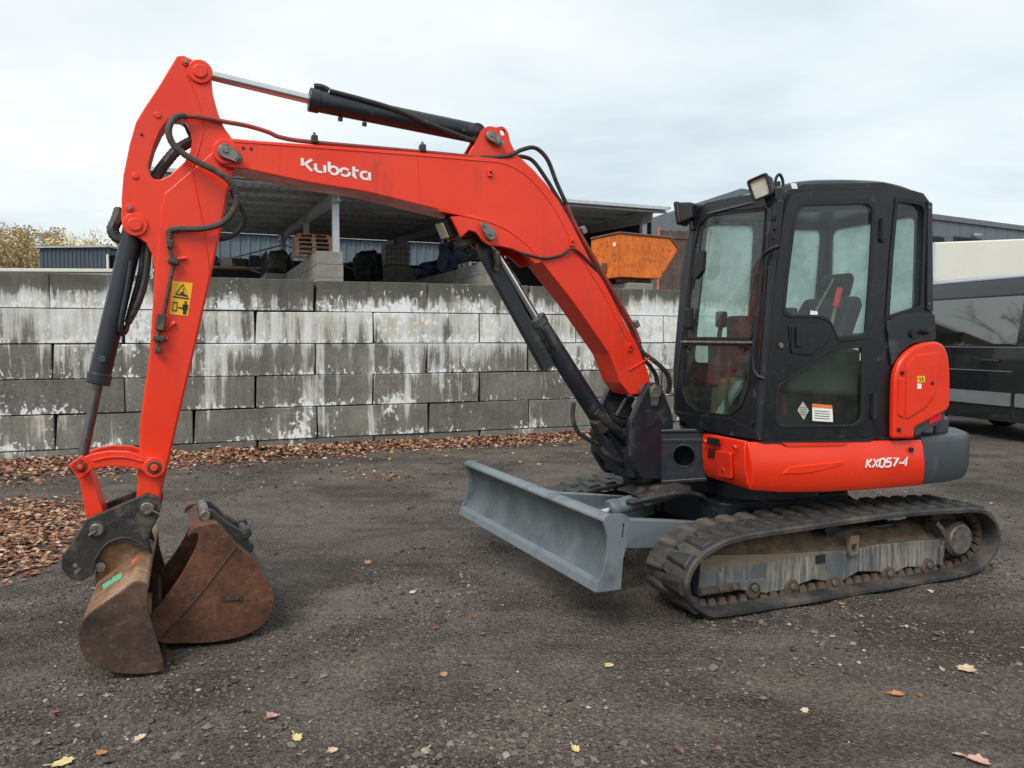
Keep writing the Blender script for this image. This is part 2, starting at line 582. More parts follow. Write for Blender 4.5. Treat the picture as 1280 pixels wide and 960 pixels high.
# glass: clear tinted pane, mirror by fresnel, a film of dust
def glass(name, tint, dust=0.10, refl=1.0, ior=1.5, dscale=9, drops=0.0, fog=None):
    t = NT(name)
    nt = t.t
    nt.nodes.remove(t.b)
    tr = t.n('ShaderNodeBsdfTransparent')
    tr.inputs[0].default_value = (*tint, 1)
    gl = t.n('ShaderNodeBsdfGlossy')
    gl.inputs['Roughness'].default_value = 0.02
    gl.inputs['Color'].default_value = (refl, refl, refl, 1)
    fr = t.n('ShaderNodeFresnel')
    fr.inputs['IOR'].default_value = ior
    m1 = t.n('ShaderNodeMixShader')
    gb = t.n('ShaderNodeNewGeometry')          # a thin pane mirrors at its outer skin only
    t.l(t.math('MULTIPLY', fr.outputs[0], t.math('SUBTRACT', 1.0, gb.outputs['Backfacing'])), m1.inputs[0]); t.l(tr.outputs[0], m1.inputs[1]); t.l(gl.outputs[0], m1.inputs[2])
    df = t.n('ShaderNodeBsdfDiffuse')
    df.inputs[0].default_value = (0.42, 0.44, 0.42, 1)
    c = t.coord()
    f = t.ramp(t.noise(c, dscale, 6, 0.65), [(0.35, dust * (0.42 if fog else 0.35)), (0.70, dust)])
    if drops:
        spots = t.ramp(t.vor(c, 55), [(0.16, drops), (0.26, 0.0)])
        f = t.math('ADD', f, t.math('MULTIPLY', spots, t.ramp(t.noise(c, 5, 4), [(0.48, 0.0), (0.60, 1.0)])), True)
    m2 = t.n('ShaderNodeMixShader')
    t.l(f, m2.inputs[0]); t.l(m1.outputs[0], m2.inputs[1])
    if fog:
        # condensation: lets daylight through but scatters it
        tl = t.n('ShaderNodeBsdfTranslucent'); tl.inputs[0].default_value = (*fog, 1)
        t.l(tl.outputs[0], m2.inputs[2])
    else:
        t.l(df.outputs[0], m2.inputs[2])
    t.l(m2.outputs[0], t.out.inputs[0])
    return t
glass('cab_glass', (0.88, 0.96, 0.93), 0.035, ior=1.5)
glass('cab_glass_wet', (0.88, 0.96, 0.93), 0.06, ior=1.5, drops=0.35)
glass('cab_glass_low', (0.86, 0.94, 0.90), 0.03, ior=1.5)
glass('cab_glass_back', (0.82, 0.95, 0.93), 0.96, ior=1.3, dscale=4, fog=(0.74, 0.93, 0.87))
NT('van_glass').set((0.20, 0.20, 0.19), 0.035, 1.0)

# ------------------------------------------------------------------ ground
def gz(x, y):
    """gentle unevenness of the yard"""
    h = 0.010 * noise.noise(Vector((x * 0.35, y * 0.35, 3.3))) + 0.007 * noise.noise(Vector((x * 1.3, y * 1.3, 7.7)))
    u, v = x * 0.86 - y * 0.51, x * 0.51 + y * 0.86          # along and across the wheel ruts
    v += 0.03 * u * u * 0.35 + 0.35 * noise.noise(Vector((u * 0.35, v * 0.3, 1.7)))
    m = noise.noise(Vector((u * 0.30, v * 0.9, 9.1)))
    if m > -0.15:
        h += 0.0150 * min(1.0, (m + 0.15) * 3.5) * math.sin(v * 14.0) * (0.7 + 0.6 * noise.noise(Vector((u * 4.0, v * 4.0, 2.2))))
    return h
t = NT('yard_gravel')
c = t.coord()
big = t.noise(c, 0.45, 4, 0.6, 0.4)
mid = t.noise(c, 3.2, 6, 0.62)
fine = t.noise(c, 42, 6, 0.75)
grit = t.vor(c, 85, 'Color')
b0 = t.ramp(big, [(0.32, (0.058, 0.047, 0.039)), (0.66, (0.126, 0.102, 0.083))])
tr = t.n('ShaderNodeMapping'); tr.inputs['Rotation'].default_value = (0, 0, R(31)); tr.inputs['Scale'].default_value = (0.35, 2.6, 1)
t.l(c, tr.inputs[0])
ruts = t.noise(tr.outputs[0], 1.4, 5, 0.6, 0.5)
b0 = t.mix(1.0, b0, t.ramp(ruts, [(0.34, 0.70), (0.64, 1.22)]), 'MULTIPLY')
b0 = t.mix(1.0, b0, t.ramp(mid, [(0.3, 0.66), (0.72, 1.30)]), 'MULTIPLY')
comp = t.ramp(t.noise(c, 0.9, 5, 0.62, 0.7), [(0.44, 0.0), (0.58, 1.0)])       # trodden smooth patches against loose grit
b0 = t.mix(1.0, b0, t.mix(comp, t.ramp(fine, [(0.32, 0.28), (0.66, 1.75)]), t.ramp(fine, [(0.32, 0.72), (0.66, 1.22)])), 'MULTIPLY')
b0 = t.mix(t.math('MULTIPLY', comp, 0.45), b0, (0.112, 0.091, 0.074))
gs = t.n('ShaderNodeSeparateColor'); t.l(grit, gs.inputs[0])
b0 = t.mix(1.0, b0, t.ramp(gs.outputs[1], [(0.0, 0.55), (1.0, 1.35)]), 'MULTIPLY')
pale = t.ramp(gs.outputs[0], [(0.94, 0.0), (0.98, 0.5)])
b0 = t.mix(pale, b0, (0.20, 0.19, 0.175))
wet = t.ramp(t.noise(c, 0.8, 4, 0.6, 0.6), [(0.42, 0.0), (0.62, 1.0)])
t.set(b0, t.mix(wet, (0.62,) * 3, (0.92,) * 3), 0.0, 0.35)
hgt = t.math('ADD', t.math('MULTIPLY', fine, 0.6), t.math('MULTIPLY', t.vor(c, 60), 0.8))
hgt = t.math('ADD', hgt, t.math('MULTIPLY', mid, 1.2))
bmp = t.n('ShaderNodeBump'); bmp.inputs['Distance'].default_value = 0.034
t.l(hgt, bmp.inputs['Height']); t.l(t.math('SUBTRACT', 1.0, t.math('MULTIPLY', comp, 0.55)), bmp.inputs['Strength']); t.l(bmp.outputs[0], t.b.inputs['Normal'])

gm = MB()
xs = [-900, -250, -90, -40, -22] + [i * 0.07 for i in range(-157, 158)] + [22, 40, 90, 250, 900]
ys = [-120, -30, -8] + [i * 0.07 for i in range(-6, 212)] + [20, 30, 60, 150, 400, 1500]
for y in ys:
    for x in xs:
        f_ = max(0.0, min(1.0, (11.5 - abs(x)) / 1.5)) * max(0.0, min(1.0, (15.0 - y) / 2.0))
        gm.v.append((x, y, gz(x, y) * f_ - (0.0 if f_ > 0 else 0.004)))
nx = len(xs)
for j in range(len(ys) - 1):
    for i in range(nx - 1):
        gm.f.append((j * nx + i, j * nx + i + 1, (j + 1) * nx + i + 1, (j + 1) * nx + i))
g = gm.build('ground', 'yard_gravel', smooth=True, fix=False)
tag(g, 'dark grey wet gravel yard', None, None, 'structure')

# ------------------------------------------------------------------ block wall
WALL = Frame(ground(240, 566), R(90 - 69))
wall = empty('block_wall', WALL.o, WALL.rz, 'long grey stacked concrete block wall streaked white behind the excavator', 'wall')
t = NT('block_concrete')
c = t.coord(wall)
loc_ = t.coord()
base = t.ramp(t.noise(c, 1.4, 6, 0.62), [(0.3, (0.125, 0.122, 0.104)), (0.7, (0.225, 0.218, 0.186))])
base = t.mix(1.0, base, t.ramp(t.noise(c, 26, 6, 0.7), [(0.3, 0.72), (0.7, 1.22)]), 'MULTIPLY')
oi = t.n('ShaderNodeObjectInfo')
base = t.mix(1.0, base, t.ramp(oi.outputs['Random'], [(0.0, 0.80), (1.0, 1.12)]), 'MULTIPLY')
sx = t.n('ShaderNodeSeparateXYZ'); t.l(c, sx.inputs[0])
lx = t.n('ShaderNodeSeparateXYZ'); t.l(loc_, lx.inputs[0])
# dark algae on the coping course
alg = t.math('MULTIPLY', t.ramp(sx.outputs[2], [(0.0, 0.0), (1.0, 1.0)]), 1.0)
zmap = t.n('ShaderNodeMapRange'); zmap.inputs[1].default_value = 2.10; zmap.inputs[2].default_value = 2.30
t.l(sx.outputs[2], zmap.inputs[0])
algm = t.math('MULTIPLY', zmap.outputs[0], t.ramp(t.noise(c, 4, 5), [(0.25, 0.35), (0.6, 1.0)]))
base = t.mix(t.math('MULTIPLY', algm, 0.85), base, (0.088, 0.084, 0.071))
# lime runs: vertical streaks, strong on the second course, fading downwards
strk = t.noise(t.coord(wall, (7.5, 1.0, 0.50)), 1.0, 8, 0.70, 0.10)
blot = t.noise(t.coord(wall, (1.0, 1.0, 0.8)), 1.15, 5, 0.6, 0.2)
spl = t.noise(t.coord(wall, (14, 14, 9)), 1.0, 6, 0.7)
zr = t.n('ShaderNodeMapRange'); zr.inputs[1].default_value = 0.0; zr.inputs[2].default_value = 2.45
t.l(sx.outputs[2], zr.inputs[0])
course = t.ramp(zr.outputs[0], [(0.0, -0.02), (0.20, 0.0), (0.40, 0.04), (0.58, 0.11), (0.635, 0.23), (0.78, 0.29), (0.86, 0.23), (0.91, 0.07), (0.95, -0.12)])
# within each block: splash collects near its lower edge
low = t.ramp(t.math('MULTIPLY', lx.outputs[2], 2.1), [(0.02, 0.13), (0.34, 0.0)])
s1 = t.math('ADD', t.math('ADD', t.math('ADD', strk, t.math('MULTIPLY', t.math('SUBTRACT', oi.outputs['Random'], 0.5), 0.16)), t.math('MULTIPLY', t.math('SUBTRACT', blot, 0.5), 0.85)), course)
lime1 = t.ramp(s1, [(0.62, 0.0), (0.72, 0.55), (0.86, 0.86)])
drk = t.ramp(t.noise(t.coord(wall, (6.0, 1.0, 0.45)), 1.3, 7, 0.7), [(0.30, 0.72), (0.55, 1.0)])
base = t.mix(1.0, base, drk, 'MULTIPLY')
s2 = t.math('ADD', t.math('ADD', spl, low), t.math('ADD', t.math('MULTIPLY', t.math('SUBTRACT', blot, 0.5), 0.7), t.math('MULTIPLY', course, 0.3)))
lime2 = t.ramp(s2, [(0.65, 0.0), (0.70, 0.9)])
col = t.mix(lime1, base, t.ramp(t.noise(c, 3.0, 4), [(0.30, (0.74, 0.76, 0.77)), (0.60, (0.70, 0.69, 0.63)), (0.74, (0.62, 0.52, 0.36))]))
col = t.mix(lime2, col, (0.76, 0.78, 0.79))
t.set(col, 0.88, 0.0, 0.25)
t.bump(t.noise(c, 70, 7, 0.7), 0.4, 0.008)

BL, BH = 1.66, 0.457
TOPZ = 2.412
bme = None
def block_mesh(name, L, D, H, bev=0.02):
    bm = bmesh.new()
    bmesh.ops.create_cube(bm, size=1.0)
    for v in bm.verts:
        v.co = Vector((v.co.x * L + L / 2, v.co.y * D + D / 2, v.co.z * H + H / 2))
    bmesh.ops.bevel(bm, geom=bm.edges[:], offset=bev, segments=1, affect='EDGES')
    me = bpy.data.meshes.new(name)
    bm.to_mesh(me); bm.free()
    return me
wall_meshes = []
for k in range(7):
    me_ = block_mesh('concrete_block', BL - 0.009, 0.80, BH - 0.007, 0.008)
    rc_ = random.Random(100 + k)
    chips_ = [(Vector((rc_.choice((0, BL - .009)), 0, rc_.choice((0, BH - .007)))), rc_.uniform(.006, .026)) for _ in range(2)]
    for v in me_.vertices:
        v.co += Vector((rc_.uniform(-.003, .003), rc_.uniform(-.004, .004), rc_.uniform(-.003, .003)))
        for cpt, amt in chips_:
            if (v.co - cpt).length < .03:
                v.co += (Vector((BL / 2, .4, BH / 2)) - v.co).normalized() * amt
    me_.materials.append(M['block_concrete'])
    wall_meshes.append(me_)
for row in range(6):
    off = 0.02 if row % 2 == 0 else 0.85
    for k in range(-5, 6 if row % 2 == 0 else 5):
        b = bpy.data.objects.new('concrete_block', random.choice(wall_meshes))
        COL.objects.link(b)
        b.parent = wall
        jy = random.uniform(-0.010, 0.010)
        b.location = (off + k * BL + 0.007 + random.uniform(-.004, .004), 0.0 + jy, TOPZ - (row + 1) * BH + 0.004 + random.uniform(-.002, .002))
        b.rotation_euler = (random.uniform(-.004, .004), 0, random.uniform(-.006, .006))
# ------------------------------------------------------------------ raised yard behind the wall
rz = Frame(WALL.o, WALL.rz)
ry = MB()
pts_ = [(-14, 0.86), (9.1, 0.86), (16, 14), (60, 60), (-60, 60)]
ry.slab([(p[0], p[1], -0.2) for p in pts_], (0, 0, 2.38))
ro = ry.build('raised_yard', 'yard_gravel')
ro.location = WALL.o; ro.rotation_euler = (0, 0, WALL.rz)
tag(ro, None, None, None, 'structure')
YARD2 = 2.18

# ------------------------------------------------------------------ open storage shed
c0 = wd(420, 330, 24.0)
SHED = Frame((c0.x, c0.y, 0), R(90 - 67.5))
shed = empty('storage_shed', (c0.x, c0.y, YARD2), SHED.rz, 'open steel storage shed with dark ribbed roof behind the block wall', 'shed')
def sx_at(px, py=300, y=0.0): return SHED.aty((px, py), y).x
x_right = sx_at(804)
x_left = SHED.aty((168, 212), -0.6).x
bay = (x_right - 0.0) / 2
ZF = SHED.aty((420, 236), -0.6).z - YARD2          # roof underside at the eave, above the upper yard
ZB = ZF + 0.75
DEPTH = 17.0
def zroof(y): return ZF + (ZB - ZF) * (y + 0.6) / (DEPTH + 0.6)
# ribbed roof sheets, one per bay third
rib = MB()
x = x_left
xe = x_right + 0.55
prof = []
while x < xe:
    prof += [(x, 0.0), (x + 0.16, 0.0), (x + 0.19, 0.045), (x + 0.24, 0.045), (x + 0.27, 0.0)]
    x += 0.27
th = 0.012
nP = len(prof)
for (px_, pz_) in prof:
    for y in (-0.75, DEPTH):
        rib.v.append((px_, y, zroof(y) + 0.16 + pz_))
for i in range(nP - 1):
    rib.f.append((2 * i, 2 * i + 2, 2 * i + 3, 2 * i + 1))
ro_ = rib.build('roof_sheet', 'roof_steel', shed, fix=False)
sol = ro_.modifiers.new('solid', 'SOLIDIFY'); sol.thickness = 0.012
for i in range(9):
    y = -0.55 + i * (DEPTH / 8.2)
    MB().box(((x_left + xe) / 2, y, zroof(y) + 0.07), (xe - x_left, 0.07, 0.16)).build('purlin', 'galvanised' if i == 0 else 'roof_steel', shed)
MB().box(((x_left + xe) / 2, -0.80, ZF + 0.135), (xe - x_left, 0.09, 0.13)).build('gutter', 'roof_edge', shed, 0.015)
MB().box(((x_left + xe) / 2, -0.66, ZF + 0.02), (xe - x_left, 0.05, 0.07)).build('fascia', 'roof_steel', shed)
fl_ = MB().slab([(x_left - .4, -1.2, 0.002), (xe + .3, -1.2, 0.002), (xe + .3, DEPTH + .4, 0.002), (x_left - .4, DEPTH + .4, 0.002)], (0, 0, .03)).build('bounce_floor', 'bounce_concrete', shed)  # unseen slab added to bounce light onto the roof underside
rows_y = [0.0, 6.6, 14.6]
for ci, cx in enumerate((-bay, 0.0, bay, 2 * bay)):
    for ri, y in enumerate(rows_y):
        h_ = zroof(y) - 0.02
        mb = MB()                                   # H section column
        for sgn in (-1, 1):
            mb.box((cx, y + sgn * 0.085, h_ / 2), (0.20, 0.014, h_))
        mb.box((cx, y, h_ / 2), (0.012, 0.155, h_))
        mb.build('column', 'galvanised', shed)
    mb = MB()
    y0, y1 = -0.6, DEPTH - 0.3
    for sgn in (0, 1):
        mb.slab([(cx - 0.09, y0, zroof(y0) - 0.02 - 0.30 * sgn), (cx + 0.09, y0, zroof(y0) - 0.02 - 0.30 * sgn), (cx + 0.09, y1, zroof(y1) - 0.02 - 0.30 * sgn), (cx - 0.09, y1, zroof(y1) - 0.02 - 0.30 * sgn)], (0, 0, -0.016))
    mb.slab([(cx, y0, zroof(y0) - 0.03), (cx, y1, zroof(y1) - 0.03), (cx, y1, zroof(y1) - 0.33), (cx, y0, zroof(y0) - 0.33)], (0.012, 0, 0))
    mb.build('rafter', 'roof_steel', shed)
for ci, cx in enumerate((0.0, bay)):               # wind braces between the inner columns
    for a, b in (((cx - bay, 14.6, 2.2), (cx, 14.6, zroof(14.6) - 0.6)), ((cx, 14.6, 2.2), (cx - bay, 14.6, zroof(14.6) - 0.6))):
        MB().tube(a, b, 0.035, n=6).build('brace', 'roof_steel', shed)
# closed right end and dark low back wall
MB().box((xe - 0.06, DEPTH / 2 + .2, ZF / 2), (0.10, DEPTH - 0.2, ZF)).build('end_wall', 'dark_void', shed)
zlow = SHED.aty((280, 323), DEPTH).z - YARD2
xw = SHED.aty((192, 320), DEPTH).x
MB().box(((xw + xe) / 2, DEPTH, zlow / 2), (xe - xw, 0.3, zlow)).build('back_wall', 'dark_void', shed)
zz = SHED.aty((470, 257), 5.0)
MB().box((sx_at(492, 262, 4.0), 4.0, zroof(4.0) - 0.05), (1.5, 0.10, 0.07)).build('strip_lamp', 'galvanised', shed)

# pale ribbed wall, set outdoors beyond the shed so skylight brightens it
def ribbed_wall(name, frame_obj, x0, x1, y, z0, z1, pitch, depth, mat):
    mb = MB()
    x = x0
    pr = []
    while x < x1:
        pr += [(x, y), (x + pitch * .55, y), (x + pitch * .65, y - depth), (x + pitch * .9, y - depth)]
        x += pitch
    for (a, b) in pr:
        mb.v += [(a, b, z0), (a, b, z1)]
    for i in range(len(pr) - 1):
        mb.f.append((2 * i, 2 * i + 2, 2 * i + 3, 2 * i + 1))
    o = mb.build(name, mat, frame_obj, fix=False)
    so = o.modifiers.new('solid', 'SOLIDIFY'); so.thickness = 0.01
    return o
hall = empty('skylit_wall', SHED.m @ Vector((0, DEPTH + 6, 0)) + Vector((c0.x, c0.y, YARD2)), SHED.rz, 'pale blue ribbed metal wall set outdoors behind the shed to catch skylight', 'building')
xh = SHED.aty((196, 310), DEPTH + 6).x
ribbed_wall('wall', hall, xh, xe + 6, 0.0, 0.0, 5.4, 0.55, 0.07, 'blue_cladding')
MB().box(((xh + xe + 6) / 2, 4.0, 5.5), (xe + 6 - xh + .3, 8.6, 0.2)).build('roof', 'roof_steel', hall, 0.02)

# ------------------------------------------------------------------ block bays inside the shed
t = NT('bay_concrete')
c = t.coord()
base = t.ramp(t.noise(c, 1.2, 6, 0.6), [(0.3, (0.17, 0.165, 0.145)), (0.7, (0.30, 0.295, 0.265))])
spt = t.ramp(t.noise(t.coord(scale=(2, 2, 12)), 1.6, 6, 0.7), [(0.60, 0.0), (0.70, 0.8)])
t.set(t.mix(spt, base, (0.62, 0.62, 0.58)), 0.9, 0, 0.2)
t.bump(t.noise(c, 30, 6), 0.3, 0.01)
dme = block_mesh('concrete_block', 0.78, 1.58, 0.395, 0.012)
dme.materials.append(M['bay_concrete'])
def divider(px_mid, py_top, rows, n, label, y0=-0.35):
    xm = sx_at(px_mid, py_top, y0)
    ztop = SHED.aty((px_mid, py_top), y0).z
    base = SHED.m @ Vector((xm, y0, 0)) + SHED.o
    d = empty('bay_wall', (base.x, base.y, YARD2), SHED.rz, label, 'wall', 'block bay walls in the shed')
    rows = int(math.ceil((ztop - YARD2) / 0.40))
    for r_ in range(rows):
        for k in range(n):
            b = bpy.data.objects.new('concrete_block', dme)
            COL.objects.link(b); b.parent = d
            b.location = (-0.39 + random.uniform(-.01, .01), k * 1.6 - (0.8 if r_ % 2 and k else 0), ztop - YARD2 - (r_ + 1) * 0.40)
    return d, xm, y0, ztop
dA, xA, yA, zA = divider(413, 314, 6, 8, 'grey block bay wall carrying the stack of red pallets')
dB, xB, yB, zB = divider(622, 327, 6, 8, 'grey block bay wall carrying a blue tarpaulin heap behind the boom')
# pallets
def pallet_parts(root, mat):
    for i in range(5):
        MB().box((-0.35 + i * 0.175, 0, 0.133), (0.10 if i % 2 == 0 else 0.11, 1.2, 0.022)).build('board', mat, root)
    for i in range(3):
        MB().box((0, -0.53 + i * 0.53, 0.110), (0.80, 0.12, 0.022)).build('board', mat, root)
    for i in range(3):
        MB().box((-0.35 + i * 0.35, 0, 0.011), (0.10, 1.2, 0.022)).build('board', mat, root)
    for i in range(3):
        for j in range(3):
            MB().box((-0.35 + i * 0.35, -0.53 + j * 0.53, 0.0605), (0.10, 0.12, 0.077)).build('spacer_block', mat, root)
stack_names = ['lowest wooden pallet of the stack on the bay wall', 'second wooden pallet up in the stack on the bay wall', 'third wooden pallet up in the stack on the bay wall', 'fourth wooden pallet up in the stack on the bay wall', 'red narrow top pallet of the stack on the bay wall']
first = None
for i, lb in enumerate(stack_names):
    lx_, ly_ = xA - 0.25 + random.uniform(-.03, .03), yA + 2.0 + random.uniform(-.04, .04)
    p = SHED.m @ Vector((lx_, ly_, 0)) + SHED.o
    if i in (0, 4):
        root = empty('pallet', (0, 0, 0), 0, lb, 'pallet', 'stacked pallets in the shed')
        pallet_parts(root, 'pallet_red' if i == 4 else 'pallet_wood')
        if i == 0: first = root
    else:
        root = copy_tree(first)
        root['label'] = lb
    root.location = (p.x, p.y, zA + 0.145 * i)
    root.rotation_euler = (0, 0, SHED.rz + R(90) + random.uniform(-.03, .03))
    if i == 4:
        root.scale = (0.8, 0.85, 0.9)
# heap of bagged stone in a steel mesh cage, further back on bay wall A side
def lump(center, size, seed, n=3, amp=0.22):
    bm = bmesh.new()
    bmesh.ops.create_icosphere(bm, subdivisions=n, radius=1.0)
    for v in bm.verts:
        d = v.co.normalized()
        k = 1 + amp * noise.noise(d * 2.2 + Vector((seed, seed * 2, 0))) + amp * .5 * noise.noise(d * 5 + Vector((0, seed, 3)))
        q = Vector((math.copysign(abs(d.x) ** .6, d.x), math.copysign(abs(d.y) ** .6, d.y), math.copysign(abs(d.z) ** .6, d.z)))
        v.co = Vector((q.x * size[0] * k, q.y * size[1] * k, max(q.z * size[2] * k, -size[2] * .85)))
    me = bpy.data.meshes.new('heap'); bm.to_mesh(me); bm.free()
    mb = MB(); mb.add([Vector(v.co) + Vector(center) for v in me.vertices], [tuple(p.vertices) for p in me.polygons])
    return mb
def in_shed(px, py, y):
    q = SHED.aty((px, py), y)
    return SHED.m @ q + SHED.o
q = in_shed(345, 331, 9.6)
cage = empty('mesh_cage', (q.x, q.y, q.z - 0.45), SHED.rz + R(90), 'dark wire cage packed with bagged goods, left in the shed', 'cage')
for i in range(7):
    for s_ in (-0.5, 0.5):
        MB().tube((-1.5 + i * 0.5, s_, 0), (-1.5 + i * 0.5, s_, 0.85), 0.022, n=6).build('upright', 'tarp_black', cage)
for s_ in (-0.5, 0.5):
    for z in (0.03, 0.45, 0.85):
        MB().tube((-1.5, s_, z), (1.5, s_, z), 0.022, n=6).build('rail', 'tarp_black', cage)
for i in range(4):
    b = lump((0, 0, 0), (0.33, 0.42, 0.48), i * 3.1).build('sack', 'coupler_black', cage, smooth=True)
    b.location = (-1.1 + i * 0.72, 0, 0.44)
MB().box((0, 0, -0.9), (3.2, 1.1, 1.75)).build('pedestal', 'bay_concrete', cage, 0.03)
# intermediate bulk container
q = in_shed(495, 336, 12.0)
ibc = empty('bulk_container', (q.x, q.y, q.z), SHED.rz, 'pale square liquid container in a wire cage inside the shed', 'container')
MB().box((0, 0, 0.62), (1.12, 0.95, 0.98)).build('tank', 'plastic_white', ibc, 0.06)
for i in range(6):
    for s_ in (-0.5, 0.5):
        MB().tube((-0.575 + i * 0.23, s_, 0.1), (-0.575 + i * 0.23, s_, 1.14), 0.014, n=6).build('cage_bar', 'steel', ibc)
for z in (0.12, 0.38, 0.64, 0.9, 1.14):
    mb = MB()
    for s_ in (-0.515, 0.515):
        mb.tube((-0.6, s_, z), (0.6, s_, z), 0.014, n=6)
        mb.tube((s_ * 1.165, -0.5, z), (s_ * 1.165, 0.5, z), 0.014, n=6)
    mb.build('cage_ring', 'steel', ibc)
MB().box((0, 0, 0.04), (1.2, 1.0, 0.09)).build('base', 'steel', ibc)
MB().box((0, 0, -0.85), (1.6, 1.4, 1.68)).build('pedestal', 'bay_concrete', ibc, 0.03)
# covered machine beside the container
q = in_shed(460, 338, 11.6)
tag_o = lump((0, 0, 0), (0.62, 0.6, 0.70), 4.4, 4).build('covered_heap', 'tarp_black', None, smooth=True)
tag_o.location = (q.x, q.y, q.z + 0.15)
tag(tag_o, 'black plastic covered heap left of the wire caged container', 'heap')
# blue tarpaulin heap, slotted pallet and pile on bay wall B
zt = zB
for (xo, yo, sz, lb, seed) in ((0.0, 7.2, (0.55, 1.3, 0.34), 'low navy tarpaulin heap on the bay wall behind the container', 2.2), (0.0, 4.6, (0.5, 0.9, 0.75), 'tall navy tarpaulin heap on the bay wall beside the boom light', 9.3)):
    p = SHED.m @ Vector((xB + xo, yB + yo, 0)) + SHED.o
    o = lump((0, 0, 0), sz, seed, 4, 0.3).build('tarpaulin_heap', 'tarp_blue', None, smooth=True)
    o.location = (p.x, p.y, zt + sz[2] * .83)
    o.rotation_euler = (0, 0, SHED.rz)
    tag(o, lb, 'tarpaulin')
root = empty('pallet', (0, 0, 0), 0, 'pale flat pallet lying on the bay wall behind the boom cylinder', 'pallet', 'stacked pallets in the shed')
pallet_parts(root, 'galvanised')
p = SHED.m @ Vector((xB, yB + 2.3, 0)) + SHED.o
root.location = (p.x, p.y, zt); root.rotation_euler = (0, 0, SHED.rz)
p = SHED.m @ Vector((xB, yB + 2.3, 0)) + SHED.o
o = lump((0, 0, 0), (0.36, 0.5, 0.30), 6.1, 4, 0.3).build('covered_load', 'tarp_black', None, smooth=True)
o.location = (p.x, p.y, zt + 0.145 + 0.25); o.rotation_euler = (0, 0, SHED.rz)
tag(o, 'small black covered load on the pale pallet behind the boom', 'load')

# tall storage racks with crates
for (px_, yy, lb) in ((292, 11.5, 'tall dark storage rack with crates at the left end of the shed'), (596, 9.0, 'tall dark storage rack with crates behind the boom cylinder')):
    p = SHED.m @ Vector((sx_at(px_, 330, yy), yy, 0)) + SHED.o
    rk = empty('storage_rack', (p.x, p.y, YARD2 + .03), SHED.rz, lb, 'rack', 'storage racks in the shed')
    for a in (-1.2, 1.2):
        for b in (-.4, .4):
            MB().box((a, b, 1.5), (.07, .07, 3.0)).build('upright', 'steel', rk)
    for z in (.5, 1.5, 2.45):
        MB().box((0, 0, z), (2.4, .85, .06)).build('shelf', 'pallet_wood', rk)
        for k in range(4):
            hh_ = random.uniform(.35, .62)
            MB().box((-.88 + k * .58, random.uniform(-.08, .08), z + .032 + hh_ / 2), (random.uniform(.42, .54), .6, hh_)).build('crate', random.choice(['tarp_black', 'tarp_blue', 'fence_wood', 'plastic_white', 'pallet_red']), rk, .015)

# ------------------------------------------------------------------ orange tipping skip
SK = Frame(wd(776, 352, 20.5), R(27))
sk = empty('tipping_skip', SK.o, SK.rz, 'rust-pitted orange tipping skip with brown rim standing behind the wall', 'skip')
ox, oz = SK.o.x, SK.o.z
def skp(px, py): q = SK.aty((px, py), 0.0); return (q.x, q.z)
pr = [skp(773, 346), skp(825, 348.5), skp(848, 311), skp(837, 297), skp(774, 291)]
pr = [(p[0], p[1]) for p in pr]
Wd = 1.35
zr_ = 0.0
mb = MB()
lx0 = pr[0][0]
inner = [(p[0], p[1]) for p in pr]
# side plate facing us, far side plate, end plates and floor as welded sheets
MB().slab([(p[0], 0, p[1]) for p in pr], (0, 0.02, 0)).build('side_plate', 'skip_orange', sk)
MB().slab([(p[0], Wd, p[1]) for p in pr], (0, -0.02, 0)).build('side_plate', 'skip_orange', sk)
MB().slab([(pr[0][0] - .001, 0.0, pr[0][1]), (pr[4][0] - .001, 0.0, pr[4][1]), (pr[4][0] - .001, Wd, pr[4][1]), (pr[0][0] - .001, Wd, pr[0][1])], (0.02, 0, 0)).build('end_plate', 'skip_orange', sk)
MB().slab([(pr[1][0], 0.0, pr[1][1]), (pr[2][0], 0.0, pr[2][1]), (pr[2][0], Wd, pr[2][1]), (pr[1][0], Wd, pr[1][1])], (-0.02, 0, 0.01)).build('spout_plate', 'skip_orange', sk)
MB().slab([(pr[0][0], 0.0, pr[0][1]), (pr[1][0], 0.0, pr[1][1]), (pr[1][0], Wd, pr[1][1]), (pr[0][0], Wd, pr[0][1])], (0, 0, 0.02)).build('floor_plate', 'skip_orange', sk)
mb = MB()
for y in (0.0, Wd):
    for a, b in ((pr[4], pr[3]), (pr[3], pr[2])):
        mb.tube((a[0], y, a[1]), (b[0], y, b[1]), 0.035, n=8)
mb.tube((pr[4][0], 0, pr[4][1]), (pr[4][0], Wd, pr[4][1]), 0.035, n=8)
mb.build('rim', 'skip_rim', sk)
MB().box((pr[0][0] - 0.04, 0.62, pr[0][1] + 0.28), (0.07, 0.16, 0.26)).build('latch', 'skip_rim', sk, 0.01)
MB().tube((pr[0][0] - 0.06, 1.15, pr[0][1] + 0.55), (pr[0][0] - 0.12, 1.3, pr[0][1] + 0.85), 0.03, n=8).build('handle', 'skip_rim', sk)
MB().box((pr[4][0] - 0.012, 0.20, pr[4][1] - 0.28), (0.006, 0.12, 0.10)).build('label', 'white_print', sk)
for y in (0.3, Wd - 0.3):
    MB().box(((pr[0][0] + pr[1][0]) / 2, y, pr[0][1] - 0.07), (1.0, 0.18, 0.13)).build('fork_pocket', 'skip_rim', sk, 0.01)
base_h = SK.o.z + pr[0][1] - 0.14 - YARD2 if False else pr[0][1] - 0.14
for i in range(2):
    hgt_ = (SK.o.z + pr[0][1] - 0.14) - YARD2
MB().box(((pr[0][0] + pr[1][0]) / 2, Wd / 2, pr[0][1] - 0.14 - 0.46), (0.8, 1.5, 0.90)).build('plinth_block', 'bay_concrete', sk, 0.02)

